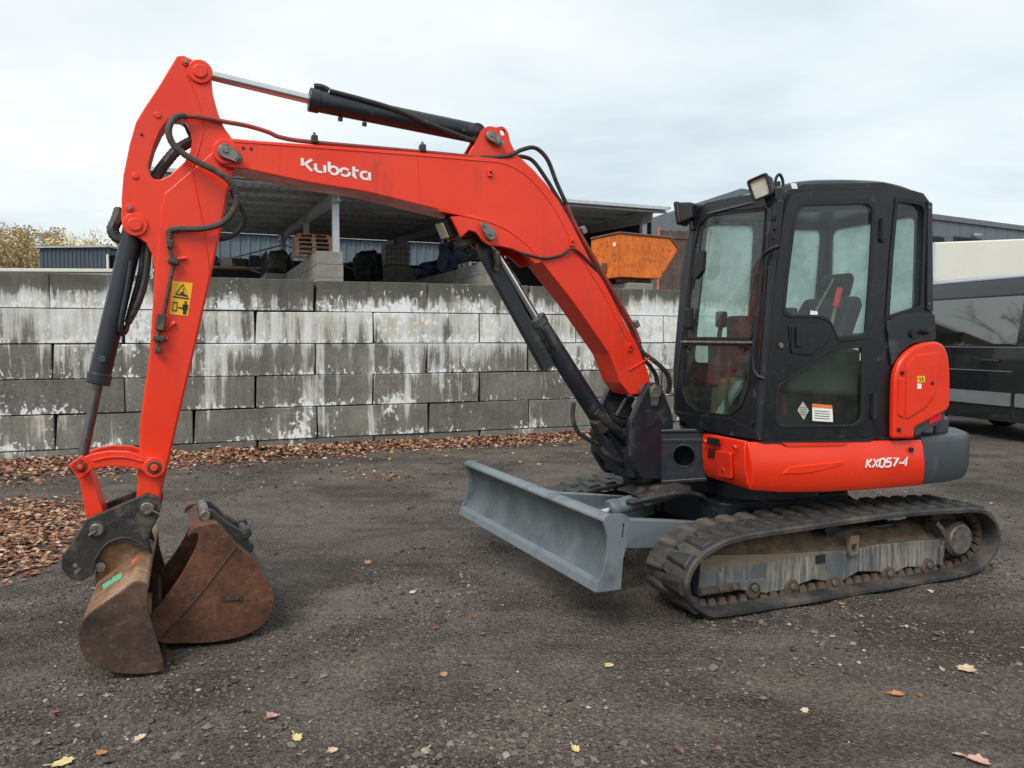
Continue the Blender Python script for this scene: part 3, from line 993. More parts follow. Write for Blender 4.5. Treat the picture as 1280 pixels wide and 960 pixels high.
# brown board fence behind the skip
FN = Frame(wd(832, 350, 27.0), R(6))
fence = empty('board_fence', (FN.o.x, FN.o.y, YARD2), FN.rz, 'dark brown timber board fence between skip and cab', 'fence')
ft = FN.aty((840, 288), 0).z - YARD2 + FN.o.z * 0
fz = FN.aty((840, 288), 0).z + FN.o.z - YARD2
for i in range(16):
    MB().box((-0.15 + i * 0.155, 0, fz / 2), (0.145, 0.025, fz - 0.05 * (i % 2))).build('board', 'fence_wood', fence)
for i in range(3):
    MB().box((-0.25 + i * 1.15, 0.06, fz / 2 + .05), (0.10, 0.10, fz + 0.1)).build('post', 'pallet_red' if i == 0 else 'fence_wood', fence)
for z in (0.4, fz - 0.25):
    MB().box((1.0, -0.03, z), (2.5, 0.03, 0.10)).build('rail', 'fence_wood', fence)
MB().tube((0.25, -0.06, 0.45), (1.2, -0.06, fz - 0.35), 0.03, n=6).build('brace', 'fence_wood', fence)

# ------------------------------------------------------------------ grey building on the right
bc = wd(925, 236, 34.0)
bb = empty('grey_building', (bc.x, bc.y, 0), 0, 'long anthracite metal building with flat roof behind the cab', 'building')
pl = wd(700, 279, 56.0); pr_ = wd(1300, 270, 46.0)
def wall_between(name, a, b, z0, z1, mat, par, org, rp=0.95):
    """a wall of upright cassette panels, each its own part"""
    a, b = Vector((a.x, a.y, 0)), Vector((b.x, b.y, 0))
    L = (b - a).length
    n = max(1, int(L / rp))
    d = (b - a).normalized()
    nr = Vector((d.y, -d.x, 0))
    me = None
    for i in range(n):
        p = a + d * (L * (i + .5) / n)
        o = MB().box((0, 0, (z1 - z0) / 2), (L / n - 0.03, 0.12, z1 - z0)).build(name, mat, par) if me is None else bpy.data.objects.new(name, me)
        if me is None:
            me = o.data
        else:
            COL.objects.link(o); o.parent = par
        o.location = (p.x - org.x, p.y - org.y, z0)
        o.rotation_euler = (0, 0, math.atan2(d.y, d.x))
Hb = bc.z
wall_between('wall_panel', bc, pr_, 0, Hb - 0.25, 'grey_cladding', bb, bc, 1.15)
wall_between('wall_panel', pl, bc, 0, Hb - 0.25, 'grey_cladding', bb, bc, 1.15)
foot = [(0, 0), (pr_.x - bc.x, pr_.y - bc.y), (pr_.x - bc.x - 9, pr_.y - bc.y + 14), (pl.x - bc.x, pl.y - bc.y)]
mbr = MB(); mbr.plan([(p[0] * 1.004, p[1] - .15) for p in foot], Hb - 0.30, Hb)
mbr.build('roof', 'grey_cladding', bb, 0.03)
inn = MB(); inn.plan([(p[0] * .97, p[1] + .35) for p in foot], 0, Hb - 0.4); inn.build('core', 'dark_void', bb)
# windows and lamp on the long facade
dfac = Vector((pr_.x - bc.x, pr_.y - bc.y, 0)); lf = dfac.length; dfac.normalize()
FAC = Frame((bc.x, bc.y, 0), math.atan2(dfac.y, dfac.x))
for (pa, pb_) in (((1160, 296), (1178, 322)), ((1194, 297), (1225, 322))):
    a, b = FAC.aty(pa, -0.1), FAC.aty(pb_, -0.1)
    wv = FAC.m @ Vector(((a.x + b.x) / 2, -0.085, (a.z + b.z) / 2))
    o = MB().box((0, 0, 0), (b.x - a.x, 0.06, a.z - b.z)).build('window', 'dark_void', bb, 0.01)
    o.location = wv; o.rotation_euler = (0, 0, FAC.rz)
    o2 = MB().box((0, -0.01, 0), (b.x - a.x + .12, 0.05, a.z - b.z + .12)).slab
    fr_ = MB()
    hx, hz = (b.x - a.x) / 2, (a.z - b.z) / 2
    fr_.slab([(-hx - .08, -.05, -hz - .08), (hx + .08, -.05, -hz - .08), (hx + .08, -.05, hz + .08), (-hx - .08, -.05, hz + .08)], (0, .06, 0), [[(-hx, -.05, -hz), (hx, -.05, -hz), (hx, -.05, hz), (-hx, -.05, hz)]])
    f2 = fr_.build('frame', 'tarp_black', o)
lp = FAC.aty((1222, 294), -0.25)
o = MB().box((0, 0, 0), (0.42, 0.26, 0.16)).build('flood_lamp', 'galvanised', bb, 0.03)
o.location = FAC.m @ lp; o.rotation_euler = (R(20), 0, FAC.rz)

# ------------------------------------------------------------------ far left: low white roof, navy hall, trees
ws = wd(-60, 337, 46.0)
wl = empty('low_building', (ws.x, ws.y, YARD2), R(4), 'low building with a white roof edge beyond the wall, far left', 'building')
zt_ = ws.z - YARD2
MB().box((8.0, 3, zt_ / 2 - 0.3), (18.0, 6.0, zt_ - 0.7)).build('wall', 'grey_cladding', wl)
MB().box((8.0, 2.9, zt_ - 0.22), (18.4, 6.6, 0.14)).build('roof_edge', 'galvanised', wl, 0.03)
MB().box((8.0, 2.9, zt_ - 0.04), (18.6, 6.8, 0.20)).build('roof', 'white_panel', wl, 0.03)
nb = wd(50, 333, 64.0); nb2 = wd(138, 333, 64.0); ntop = wd(50, 310, 64.0)
nh = empty('navy_hall', (nb.x, nb.y, YARD2), R(-5), 'small navy blue ribbed metal hall beyond the wall, far left', 'building')
hh = ntop.z - YARD2
ribbed_wall('wall', nh, 0.0, nb2.x - nb.x, 0.0, 0.0, hh, 0.36, 0.06, 'navy_cladding')
MB().box(((nb2.x - nb.x) / 2, 3.0, hh / 2), (nb2.x - nb.x - .1, 5.8, hh - 0.1)).build('core', 'navy_cladding', nh)
MB().box(((nb2.x - nb.x) / 2, 3.0, hh + 0.05), (nb2.x - nb.x + 0.6, 6.6, 0.14)).build('roof', 'roof_steel', nh)
MB().box((nb2.x - nb.x + 1.2, 3.0, hh / 2 - .3), (2.4, 5.0, hh - .6)).build('annex', 'dark_void', nh)
MB().box((nb2.x - nb.x + .15, -.1, hh / 2 - .3), (.18, .12, hh - .6)).build('downpipe', 'white_panel', nh)

def leaf_mat(name, stops):
    t = NT(name)
    gi = t.n('ShaderNodeNewGeometry')
    col = t.ramp(gi.outputs['Random Per Island'], stops)
    t.set(col, 0.7, 0, 0.25)
    return t
leaf_mat('autumn_leaf', [(0.0, (0.56, 0.42, 0.23)), (0.4, (0.66, 0.54, 0.31)), (0.7, (0.50, 0.44, 0.25)), (1.0, (0.60, 0.42, 0.24))])
def tree(base, h, spread, seed, label, n_leaf=1400, leaf=0.17, leafy=1.0, group='bare autumn trees'):
    rnd = random.Random(seed)
    root = empty('autumn_tree', base, rnd.uniform(0, 6), label, 'tree', group)
    mb = MB(); tips = []
    def grow(p, d, L, r, lev):
        q = p + d * L
        mb.tube(p, q, r, r * .62, n=6 if lev < 2 else 4, cap=False)
        if lev >= 5:
            tips.append(q); return
        if lev >= 2: tips.append(p.lerp(q, .6))
        for k in range(3 if lev < 3 else 2 + (rnd.random() < .5)):
            a = rnd.uniform(0, 6.283)
            tilt = rnd.uniform(.25, .62) * spread
            u = d.orthogonal().normalized(); v_ = d.cross(u)
            nd = (d * math.cos(tilt) + (u * math.cos(a) + v_ * math.sin(a)) * math.sin(tilt) + Vector((0, 0, .12))).normalized()
            grow(q, nd, L * rnd.uniform(.62, .86), r * .60, lev + 1)
    grow(Vector((0, 0, 0)), Vector((rnd.uniform(-.05, .05), rnd.uniform(-.05, .05), 1)), h * .26, h * .020, 0)
    mb.build('trunk', 'bark', root, fix=False)
    lf = MB()
    for i in range(int(n_leaf * leafy)):
        p = rnd.choice(tips) + Vector((rnd.gauss(0, .35), rnd.gauss(0, .35), rnd.gauss(0, .3)))
        u = Vector((rnd.gauss(0, 1), rnd.gauss(0, 1), rnd.gauss(0, 1))).normalized(); v_ = u.orthogonal().normalized()
        s_ = leaf * rnd.uniform(.6, 1.3)
        lf.add([p - u * s_, p + v_ * s_ * .55, p + u * s_, p - v_ * s_ * .55], [(0, 1, 2, 3)])
    lf.build('crown', 'autumn_leaf', root, fix=False)
    return root
def treept(px, d): q = wd(px, 333, d); return (q.x, q.y, 0.0)
tree(treept(8, 92), 16.0, 1.25, 3, 'yellow leaved tree at the left edge of the picture', 5200, .20)
tree(treept(40, 88), 15.2, 1.2, 5, 'rusty leaved tree left of the navy hall', 5200, .20)
tree(treept(84, 95), 16.8, 1.0, 8, 'tall thin tree with bare top branches behind the navy hall', 1100, .15)
tree(treept(104, 90), 15.2, 1.2, 21, 'short yellowish tree behind the middle of the navy hall', 2600, .19)
tree(treept(136, 92), 15.4, 1.1, 12, 'golden tree at the right end of the navy hall', 3000, .19)
tree((-28, 29.5, 0), 17, 1.05, 31, 'bare tree left of the picture mirrored in the van', 60, .15)
tree((-35, 30, 0), 18, 1.1, 33, 'second bare tree left of the picture mirrored in the van', 60, .15)

# ------------------------------------------------------------------ dark van
vo = ground(1240, 549)
vdir = Vector((-0.27, 1.0, 0)).normalized()
VAN = Frame((vo.x, vo.y, 0), math.atan2(vdir.y, vdir.x))       # local x runs away from us along the side, y=0 is the side facing us
van = empty('van', (vo.x, vo.y, 0), VAN.rz, 'black high roof panel van parked on the right behind the excavator', 'van')
# facing the left side: the side looks towards local +y
XF, XB, Wv = -3.6, 2.6, 1.95
def vz(px, py, y=0.0): return VAN.aty((px, py), y)
roofz = vz(1240, 341).z
sec = [(0.30, 0.02), (0.45, 0.0), (1.05, 0.0), (1.45, -0.015), (1.72, -0.055), (1.95, -0.095), (roofz - 0.22, -0.175), (roofz - 0.06, -0.27), (roofz, -0.50)]
ring = [(y, z) for z, y in sec] + [(-Wv - y, z) for z, y in reversed(sec)]
xsv = [XF, XF + .06, XF + .5, -1.5, 0, 1.5, XB - .5, XB - .06, XB]
ins = [0.10, .03, .0, 0, 0, 0, .0, .03, .10]
rings = []
for x, k in zip(xsv, ins):
    rings.append([Vector((x, y + (-k if y > -Wv / 2 else k), z - k * (z > 1.5))) for y, z in ring])
MB().loft(rings).build('body', 'van_black', van, smooth=True, angle=30)
zb0, zb1 = vz(1240, 432).z, vz(1240, 371).z
# side windows (blanked panels), seams, trim
xa, xb = vz(1271, 400).x, vz(1150, 400).x
def side_pt(x, z, out=0.004):
    for (z0, y0), (z1, y1) in zip(sec, sec[1:]):
        if z0 <= z <= z1:
            return Vector((x, y0 + (y1 - y0) * (z - z0) / (z1 - z0) + out, z))
    return Vector((x, out, z))
def side_panel(name, mat, x0, x1, z0, z1, r, out, thick=0.02):
    P = rounded([(x0, 0, z0), (x1, 0, z0), (x1, 0, z1), (x0, 0, z1)], r)
    front = [side_pt(p.x, p.z, out) for p in P]
    back = [q - Vector((0, thick, 0)) for q in front]
    n = len(P)
    mb = MB(); mb.add(front + back, [tuple(range(n)), tuple(range(n, 2 * n))[::-1]] + [(i, (i + 1) % n, n + (i + 1) % n, n + i) for i in range(n)])
    return mb.build(name, mat, van)
side_panel('window', 'van_glass', min(xa, xb), max(xa, xb), zb0, zb1, 0.06, 0.006)
side_panel('window_frame', 'rubber_seal', min(xa, xb) - .03, max(xa, xb) + .03, zb0 - .03, zb1 + .03, 0.07, 0.003)
side_panel('window', 'van_glass', XF + 1.9, min(xa, xb) - 0.12, zb0, zb1, 0.06, 0.006)
zroof0 = vz(1200, 368).z
side_panel('roof_rail', 'trailer_trim', XF + .3, XB - .25, roofz - .085, roofz - .062, 0.004, 0.010)
z0_, z1_ = vz(1230, 505).z, vz(1230, 489).z
side_panel('side_trim', 'van_trim', xa + 0.05, XB - .3, z0_, z1_, 0.02, 0.02)
side_panel('side_trim', 'van_trim', XF + 1.5, xa - 0.03, z0_, z1_, 0.02, 0.02)
zc = vz(1230, 463).z
side_panel('crease', 'van_trim', xa + 0.05, XB - .3, zc - .006, zc + .006, 0.002, 0.006)  # pale strips paint the highlights along the body creases
zc = vz(1230, 434).z
side_panel('crease', 'van_trim', XF + 1.5, XB - .3, zc - .006, zc + .006, 0.002, 0.006)
side_panel('door_seam', 'dark_void', xa - 0.028, xa - 0.008, 0.36, zb1 + .1, 0.004, 0.003, .01)
h_ = vz(1238, 451)
hd = MB(); hd.path([(h_.x - .16, 0.01, h_.z), (h_.x - .10, 0.05, h_.z + .005), (h_.x + .10, 0.05, h_.z + .005), (h_.x + .16, 0.01, h_.z)], 0.022)
hd.build('door_handle', 'rubber_seal', van, smooth=True)
for x in (XF + 0.95, XB - 1.15):
    for y in (-0.16, -Wv + .16):
        wo = MB().tube((x, y + .12, 0.34), (x, y - .12, 0.34), 0.34, n=28).build('wheel', 'tyre', van, 0.03)
        MB().tube((x, y + .13, 0.34), (x, y + .09, 0.34), 0.20, n=20).build('rim', 'steel', wo)
# ------------------------------------------------------------------ white box trailer behind the van
tb = wd(1165, 303, 17.6); tb2 = wd(1290, 296.5, 16.9)
td = Vector((tb2.x - tb.x, tb2.y - tb.y, 0)); 
TR = Frame((tb.x, tb.y, 0), math.atan2(td.y, td.x))
trl = empty('box_trailer', (tb.x, tb.y, 0), TR.rz, 'white box trailer standing behind the black van', 'trailer')
ztp = tb.z
MB().box((3.0, 1.25, (ztp + 1.0) / 2), (6.04, 2.5, ztp - 1.0)).build('box_body', 'white_panel', trl, 0.03)
zl = TR.aty((1230, 341), 0).z
MB().box((3.0, -0.012, zl - .3), (6.06, 0.02, 0.06)).build('trim_rail', 'trailer_trim', trl)
MB().box((0.02, -0.016, (ztp + 1.0) / 2), (0.09, 0.03, ztp - 1.02)).build('corner_post', 'galvanised', trl)
MB().box((3.0, 1.25, 0.86), (5.8, 1.0, 0.24)).build('chassis', 'dark_void', trl)
for x in (1.6, 2.6):
    for y in (0.3, 2.2):
        MB().tube((x, y - .13, 0.4), (x, y + .13, 0.4), 0.4, n=24).build('wheel', 'tyre', trl, 0.03)
MB().box((5.4, 1.25, 0.37), (0.14, 0.9, 0.75)).build('support_leg', 'steel', trl)

# ================================================================== the excavator
EX = Frame((1.72489, 5.47434, 0), R(202.5))      # local x forward, y to the machine's left (our side), z up
ex = empty('excavator', EX.o, EX.rz, 'red and black compact tracked excavator with cab, boom, dozer blade and bucket', 'excavator')
YB = -0.15                                       # centre plane of boom and arm
def py_(pts, y): return [(q.x, q.z) for q in (EX.aty(p, y) for p in pts)]
def pt(px, py, y): return EX.aty((px, py), y)

# ---------------- tracks
loop = [(-1.066, .452), (-.72, .478), (-.36, .492), (.0, .489), (.387, .481), (.838, .470), (1.05, .435), (1.195, .355), (1.255, .24), (1.225, .128), (1.13, .045),
        (1.0, .012), (.6, .008), (.13, .008), (-.4, .008), (-.9, .012), (-1.09, .04), (-1.215, .13), (-1.258, .245), (-1.21, .36)]
LP = catmull([(a, 0, z) for a, z in loop], 12, True)
def offset_loop(P, d):
    out = []
    n = len(P)
    for i in range(n):
        tg = (P[(i + 1) % n] - P[i - 1]).normalized()
        out.append(P[i] + Vector((tg.z, 0, -tg.x)) * d)
    return out
cen = Vector((0, 0, .25))
sgn_in = 1 if (offset_loop(LP, .01)[0] - cen).length < (LP[0] - cen).length else -1
LIN = offset_loop(LP, sgn_in * 0.034)
cum = [0.0]
for i in range(len(LP)):
    cum.append(cum[-1] + (LP[(i + 1) % len(LP)] - LP[i]).length)
LEN = cum[-1]
def along(s_):
    s_ %= LEN
    for i in range(len(LP)):
        if cum[i + 1] >= s_:
            k = (s_ - cum[i]) / max(1e-9, cum[i + 1] - cum[i])
            a, b = LP[i], LP[(i + 1) % len(LP)]
            return a.lerp(b, k), (b - a).normalized()
lugme = {}
def lug_mesh(side):
    mb = MB()
    w0 = 0.215
    # slanted tread bar: longer near the belt edge, tapering to the middle
    y0, y1 = (0.178, -0.03) if side > 0 else (-0.178, 0.03)
    base = [(-.052, y0), (.052, y0), (.036, y1), (-.020, y1)]
    topp = [(-.036, y0 - .006 * side), (.036, y0 - .006 * side), (.022, y1 + .02 * side), (-.008, y1 + .02 * side)]
    mb.loft([[Vector((x, y, -0.004)) for x, y in base], [Vector((x, y, 0.020)) for x, y in topp]])
    me = mb.mesh('tread_lug')
    bm = bmesh.new(); bm.from_mesh(me)
    bmesh.ops.recalc_face_normals(bm, faces=bm.faces)
    bmesh.ops.bevel(bm, geom=[e_ for e_ in bm.edges if min(v.co.z for v in e_.verts) > 0.01], offset=0.006, segments=1, affect='EDGES')
    bm.to_mesh(me); bm.free()
    me.materials.append(M['track_rubber'])
    return me
LUGS = {1: lug_mesh(1), -1: lug_mesh(-1)}
dl = MB(); dl.loft([[Vector((x, y, 0)) for x, y in ((-.028, -.03), (.028, -.03), (.028, .03), (-.028, .03))], [Vector((x, y, 0.038)) for x, y in ((-.018, -.018), (.018, -.018), (.018, .018), (-.018, .018))]])
DLUG = dl.mesh('drive_lug'); DLUG.materials.append(M['link_rust'])
def track(sgn):
    y0, y1 = 0.58 * sgn, 0.98 * sgn
    yc = (y0 + y1) / 2
    mb = MB()
    n = len(LP)
    # belt section with chamfered edges
    secn = [(-.20, .010), (-.188, .0), (.188, .0), (.20, .010), (.20, .030), (.19, .034), (-.19, .034), (-.20, .030)]
    inn = [ (a - b) for a, b in zip(LIN, LP)]
    rings = []
    for i in range(n):
        nn = inn[i].normalized()
        rings.append([LP[i] + nn * d + Vector((0, yc + yy, 0)) for yy, d in secn])
    rings.append(rings[0])
    mb.loft(rings, cap=False)
    belt = mb.build('track', 'track_rubber', ex, smooth=True, angle=25)
    N = 38
    for i in range(N):
        for side in (1, -1):
            p, d = along(LEN * (i + (0.5 if side < 0 else 0)) / N)
            nn = Vector((d.z, 0, -d.x)) * -sgn_in
            o = bpy.data.objects.new('tread_lug', LUGS[side])
            COL.objects.link(o); o.parent = belt
            yv = nn.cross(d)
            dd = d if yv.y > 0 else -d
            yv = nn.cross(dd)
            m = Matrix((dd, yv, nn)).transposed().to_4x4()
            m.translation = p + Vector((0, yc, 0))
            o.matrix_basis = m
    N2 = 74
    for i in range(N2):
        p, d = along(LEN * i / N2)
        nn = Vector((d.z, 0, -d.x)) * sgn_in
        yv = nn.cross(d)
        m = Matrix((d, yv, nn)).transposed().to_4x4()
        for off_y in ((-0.055, 0.055) if sgn > 0 else (0.05,)):
            mm = m.copy()
            mm.translation = p + nn * 0.033 + Vector((0, yc + off_y, 0))
            o = bpy.data.objects.new('drive_lug', DLUG)
            COL.objects.link(o); o.parent = belt
            o.matrix_basis = mm
    # frame side plate with arches
    fp = py_([(875, 701), (891, 694), (962, 693), (1039, 689), (1056, 689), (1095, 681), (1176, 674), (1177, 680), (1173.5, 707), (1166, 707), (1158, 712), (1149, 709), (1133, 709),
              (1119, 716), (1109, 720), (1099, 714.7), (1073, 714.7), (1054, 726), (1044, 730), (1033, 726.5), (1017, 724.5), (1000, 730.5), (990, 736), (960, 741), (948, 741), (926, 736.5), (873, 745), (872, 736)], 0.86)
    fr = MB().prism(fp, 0.80 * sgn, 0.86 * sgn).build('track_frame', 'frame_grey', ex, 0.006)
    # sloped top with caked dirt
    tops = py_([(878, 700), (962, 693.5), (1056, 689.5), (1176, 675)], 0.86)
    bm_ = MB()
    nseg = 60
    A0, A1 = tops[0][0], tops[-1][0]
    def ztop(a):
        for (a0, z0), (a1, z1) in zip(tops, tops[1:]):
            if a1 <= a <= a0: return z0 + (z1 - z0) * (a0 - a) / (a0 - a1)
        return tops[-1][1]
    wv = [0.0, .25, .5, .75, 1.0]
    for i in range(nseg + 1):
        a = A0 + (A1 - A0) * i / nseg
        for k in wv:
            z = ztop(a) - 0.012 + 0.115 * math.sin(k * math.pi * .62) + 0.022 * noise.noise(Vector((a * 9, k * 5, sgn))) + 0.012 * noise.noise(Vector((a * 30, k * 16, sgn)))
            bm_.v.append((a, (0.853 - 0.22 * k) * sgn, z))
    nk = len(wv)
    for i in range(nseg):
        for k in range(nk - 1):
            bm_.f.append((i * nk + k, i * nk + k + 1, (i + 1) * nk + k + 1, (i + 1) * nk + k))
    d_ = bm_.build('caked_mud', 'dirt', fr, smooth=True, angle=60)
    MB().box((0.12, 0.66 * sgn, 0.20), (1.75, 0.14, 0.20)).build('inner_beam', 'dark_paint', fr, 0.01)
    # adjuster plate at the front with chevron edge, rusty bar
    cp = py_([(872, 737), (875, 701), (891, 696), (893, 709), (915, 727), (958, 722), (959, 741), (926, 737), (873, 745)], 0.865)
    MB().prism(cp, 0.861 * sgn, 0.872 * sgn).build('guard_plate', 'frame_grey', fr, 0.003)
    rb = py_([(874, 735), (925, 727), (926, 736), (875, 744)], 0.88)
    MB().prism(rb, 0.873 * sgn, 0.885 * sgn).build('rusty_bar', 'link_rust', fr, 0.004)
    for q in ((878, 739), (900, 735), (917, 733)):
        p = pt(*q, 0.88)
        MB().tube((p.x, 0.885 * sgn, p.z), (p.x, 0.897 * sgn, p.z), 0.016, n=10).build('bolt', 'steel', fr)
    # rollers
    for q in ((941, 738), (989, 736), (1041, 731), (1110, 720), (1159, 709)):
        p = pt(*q, 0.86)
        ro = MB()
        ro.tube((p.x, 0.872 * sgn, p.z + .005), (p.x, 0.68 * sgn, p.z + .005), 0.055, n=24)
        r_ = ro.build('roller', 'link_rust', fr, 0.008, True)
        MB().tube((p.x, 0.868 * sgn, p.z + .018), (p.x, 0.885 * sgn, p.z + .018), 0.020, n=12).build('axle_bolt', 'steel', r_, 0.004)
    # small square opening, shackle
    p = pt(1026, 699, 0.865)
    MB().box((p.x, 0.862 * sgn, p.z), (0.075, 0.008, 0.052)).build('square_hole', 'dark_void', fr)
    p = pt(1065, 682, 0.87)
    sh = MB(); sh.box((p.x, 0.875 * sgn, p.z + .04), (0.075, 0.035, 0.055)); sh.box((p.x - .03, 0.875 * sgn, p.z - .01), (0.018, 0.028, 0.09)); sh.box((p.x + .03, 0.875 * sgn, p.z - .01), (0.018, 0.028, 0.09)); sh.box((p.x, 0.875 * sgn, p.z - .05), (0.078, 0.028, 0.02))
    sh.build('shackle', 'frame_grey', fr, 0.004)
    for i in range(4):
        MB().tube((p.x + .10, (0.80 - i * .03) * sgn, p.z + .10), (p.x + .10, (0.785 - i * .03) * sgn, p.z + .10), 0.05 - .004 * (i % 2), n=20).build('top_roller_disc', 'dark_paint', fr)
    # drive motor at the rear, idler wheel at the front
    p = pt(1203, 675, 0.93)
    m_ = MB(); m_.tube((p.x, 0.70 * sgn, p.z), (p.x, 0.905 * sgn, p.z), 0.115, n=36)
    hub = m_.build('drive_motor', 'link_rust', ex, 0.008, True)
    MB().tube((p.x, 0.905 * sgn, p.z), (p.x, 0.925 * sgn, p.z), 0.104, 0.098, n=36).build('hub_cover', 'steel', hub, 0.004, True)
    MB().tube((p.x + .02, 0.62 * sgn, p.z), (p.x + .02, 0.80 * sgn, p.z), 0.165, n=30).build('sprocket', 'link_rust', hub, 0.01)
    for k in range(9):
        t_ = k * 2 * math.pi / 9
        MB().tube((p.x + .082 * math.cos(t_), 0.92 * sgn, p.z + .082 * math.sin(t_)), (p.x + .082 * math.cos(t_), 0.930 * sgn, p.z + .082 * math.sin(t_)), 0.007, n=6).build('bolt', 'steel', hub)
    # motor guard: curved lip plate
    gp = py_([(1170, 651), (1178, 660), (1183, 672), (1178, 684), (1175, 706), (1172, 706), (1174, 684), (1178, 672), (1173, 662), (1167, 655)], 0.87)
    MB().prism(gp, 0.80 * sgn, 0.89 * sgn).build('motor_guard', 'steel', ex, 0.003)
    id_ = MB().tube((0.97, 0.66 * sgn, .25), (0.97, 0.80 * sgn, .25), 0.19, n=36).build('idler_wheel', 'dark_paint', ex, 0.01, True)
    MB().tube((0.97, 0.80 * sgn, .25), (0.97, 0.83 * sgn, .25), 0.06, n=18).build('hub', 'steel', id_)
track(1)
track(-1)
# ---------------- undercarriage centre
uc = MB()
uc.plan(rounded([(.55, .40), (-.55, .40), (-.55, -.40), (.55, -.40)], .1), 0.30, 0.50)
for s_ in (-1, 1):
    for a in (-.45, .45):
        uc.slab([(a - .13, s_ * .30, .30), (a + .13, s_ * .30, .30), (a + .10, s_ * .74, .18), (a - .10, s_ * .74, .18)], (0, 0, .17))
uc.build('undercarriage', 'dark_paint', ex, 0.012)
MB().tube((0, 0, 0.49), (0, 0, 0.60), 0.46, n=48).build('slew_ring', 'dark_paint', ex, 0.01, True)

# ---------------- dozer blade
def bl(y): return -0.040 * (y - 0.98)                       # the blade stands a touch out of square
prof_f = [(1.806, .268), (1.792, .300), (1.752, .350), (1.715, .420), (1.700, .490), (1.708, .560), (1.735, .605), (1.758, .628)]
prof_b = [(1.745, .645), (1.700, .640), (1.670, .600), (1.655, .500), (1.668, .400), (1.700, .320), (1.740, .268)]
def blade_ring(prof, y): return [Vector((a + bl(y), y, z)) for a, z in prof]
P_all = catmull([(a, 0, z) for a, z in prof_f], 4) 
prf = [(p.x, p.z) for p in P_all] + prof_b
mbm = MB().loft([blade_ring(prf, -0.97), blade_ring(prf, 0.965)])
blade = mbm.build('blade', 'moldboard', ex, smooth=True, angle=30)
ce = [(1.812, .262), (1.797, .304), (1.780, .328), (1.768, .318), (1.785, .285), (1.770, .262)]
MB().loft([blade_ring(ce, -0.985), blade_ring(ce, 0.982)]).build('cutting_edge', 'blade_steel', blade, 0.003)
tp = [(1.770, .622), (1.768, .640), (1.740, .656), (1.695, .652), (1.672, .630), (1.690, .624), (1.735, .628)]
MB().loft([blade_ring(tp, -0.985), blade_ring(tp, 0.975)]).build('top_rail', 'blade_steel', blade, 0.006, True)
for yy in (0.966, -0.985):
    ep = rounded([(1.808, 0, .262), (1.800, 0, .302), (1.765, 0, .36), (1.742, 0, .45), (1.738, 0, .53), (1.757, 0, .60), (1.770, 0, .632), (1.745, 0, .662), (1.64, 0, .655), (1.612, 0, .63), (1.625, 0, .52), (1.650, 0, .42), (1.662, 0, .262)], .014)
    slot = rounded([(1.664, 0, .53), (1.650, 0, .53), (1.640, 0, .60), (1.654, 0, .612)], .01)
    sl = [[(p.x + bl(yy), yy, p.z) for p in slot]]
    MB().slab([(p.x + bl(yy), yy, p.z) for p in ep], (0, 0.02, 0), sl).build('end_plate', 'blade_steel', blade, 0.003)
# blade arms and cylinder
for s_ in (1, -1):
    y = 0.42 * s_
    ar = [(1.69, .56), (1.69, .34), (1.30, .30), (.70, .24), (.55, .27), (.55, .38), (1.0, .445), (1.32, .485), (1.55, .53)]
    MB().prism(ar, y - 0.03, y + 0.03).build('blade_arm', 'blade_steel', ex, 0.008)
MB().slab([(1.10, -.39, .30), (1.10, .39, .30), (1.22, .39, .32), (1.22, -.39, .32)], (0, 0, .06)).build('blade_crossbar', 'blade_steel', ex, .006)
bc0, bc1 = Vector((0.62, 0.05, 0.555)), Vector((1.66, 0.05, 0.36))
cyl = empty('blade_cylinder'); cyl.parent = ex
MB().tube(bc0, bc0.lerp(bc1, .52), 0.055, n=24).build('barrel', 'blade_steel', cyl, 0.008, True)
MB().tube(bc0.lerp(bc1, .50), bc0.lerp(bc1, .56), 0.063, n=24).build('gland', 'blade_steel', cyl, 0.006, True)
MB().tube(bc0.lerp(bc1, .54), bc1, 0.030, n=18).build('rod', 'chrome', cyl, 0, True)
cov = MB(); cov.slab([(0.66, -.08, .625), (1.06, -.08, .545), (1.06, .18, .545), (0.66, .18, .625)], (0, 0, .012))
cov.slab([(0.66, .18, .625), (1.06, .18, .545), (1.03, .22, .485), (0.68, .22, .555)], (0, 0, .012))
cov.build('cylinder_cover', 'coupler_black', ex, 0.004)
for k, yo in enumerate((0.20, 0.25)):
    MB().path([(0.50, yo - .05, .42), (0.62, yo, .53), (0.80, yo + .02, .565), (1.0, yo - .02, .54), (1.10, yo - .1, .50)], 0.016).build('blade_hose', 'hose_rubber', ex, smooth=True)

# ---------------- upper structure
S0, S1 = Vector((.76, .83, 0)), Vector((-.57, .92, 0))
sdv = (S1 - S0).normalized()
SN = Vector((-sdv.y, sdv.x, 0))
if SN.y < 0: SN = -SN
def S(px, py, out=0.0): return EX.survey((px, py), S0 + SN * out, SN)
def SS(pts, out=0.0): return [S(p[0], p[1], out) for p in pts]

foot = [(.50, .40), (.50, .70), (.50, .80), (-.55, .87), (-.80, .80), (-1.05, .60), (-1.22, .30), (-1.27, 0), (-1.22, -.35), (-1.0, -.72), (-.7, -.88), (.3, -.88), (.62, -.72), (.70, -.45)]
MB().plan(foot, 0.63, 0.86).build('platform', 'dark_paint', ex, 0.02)
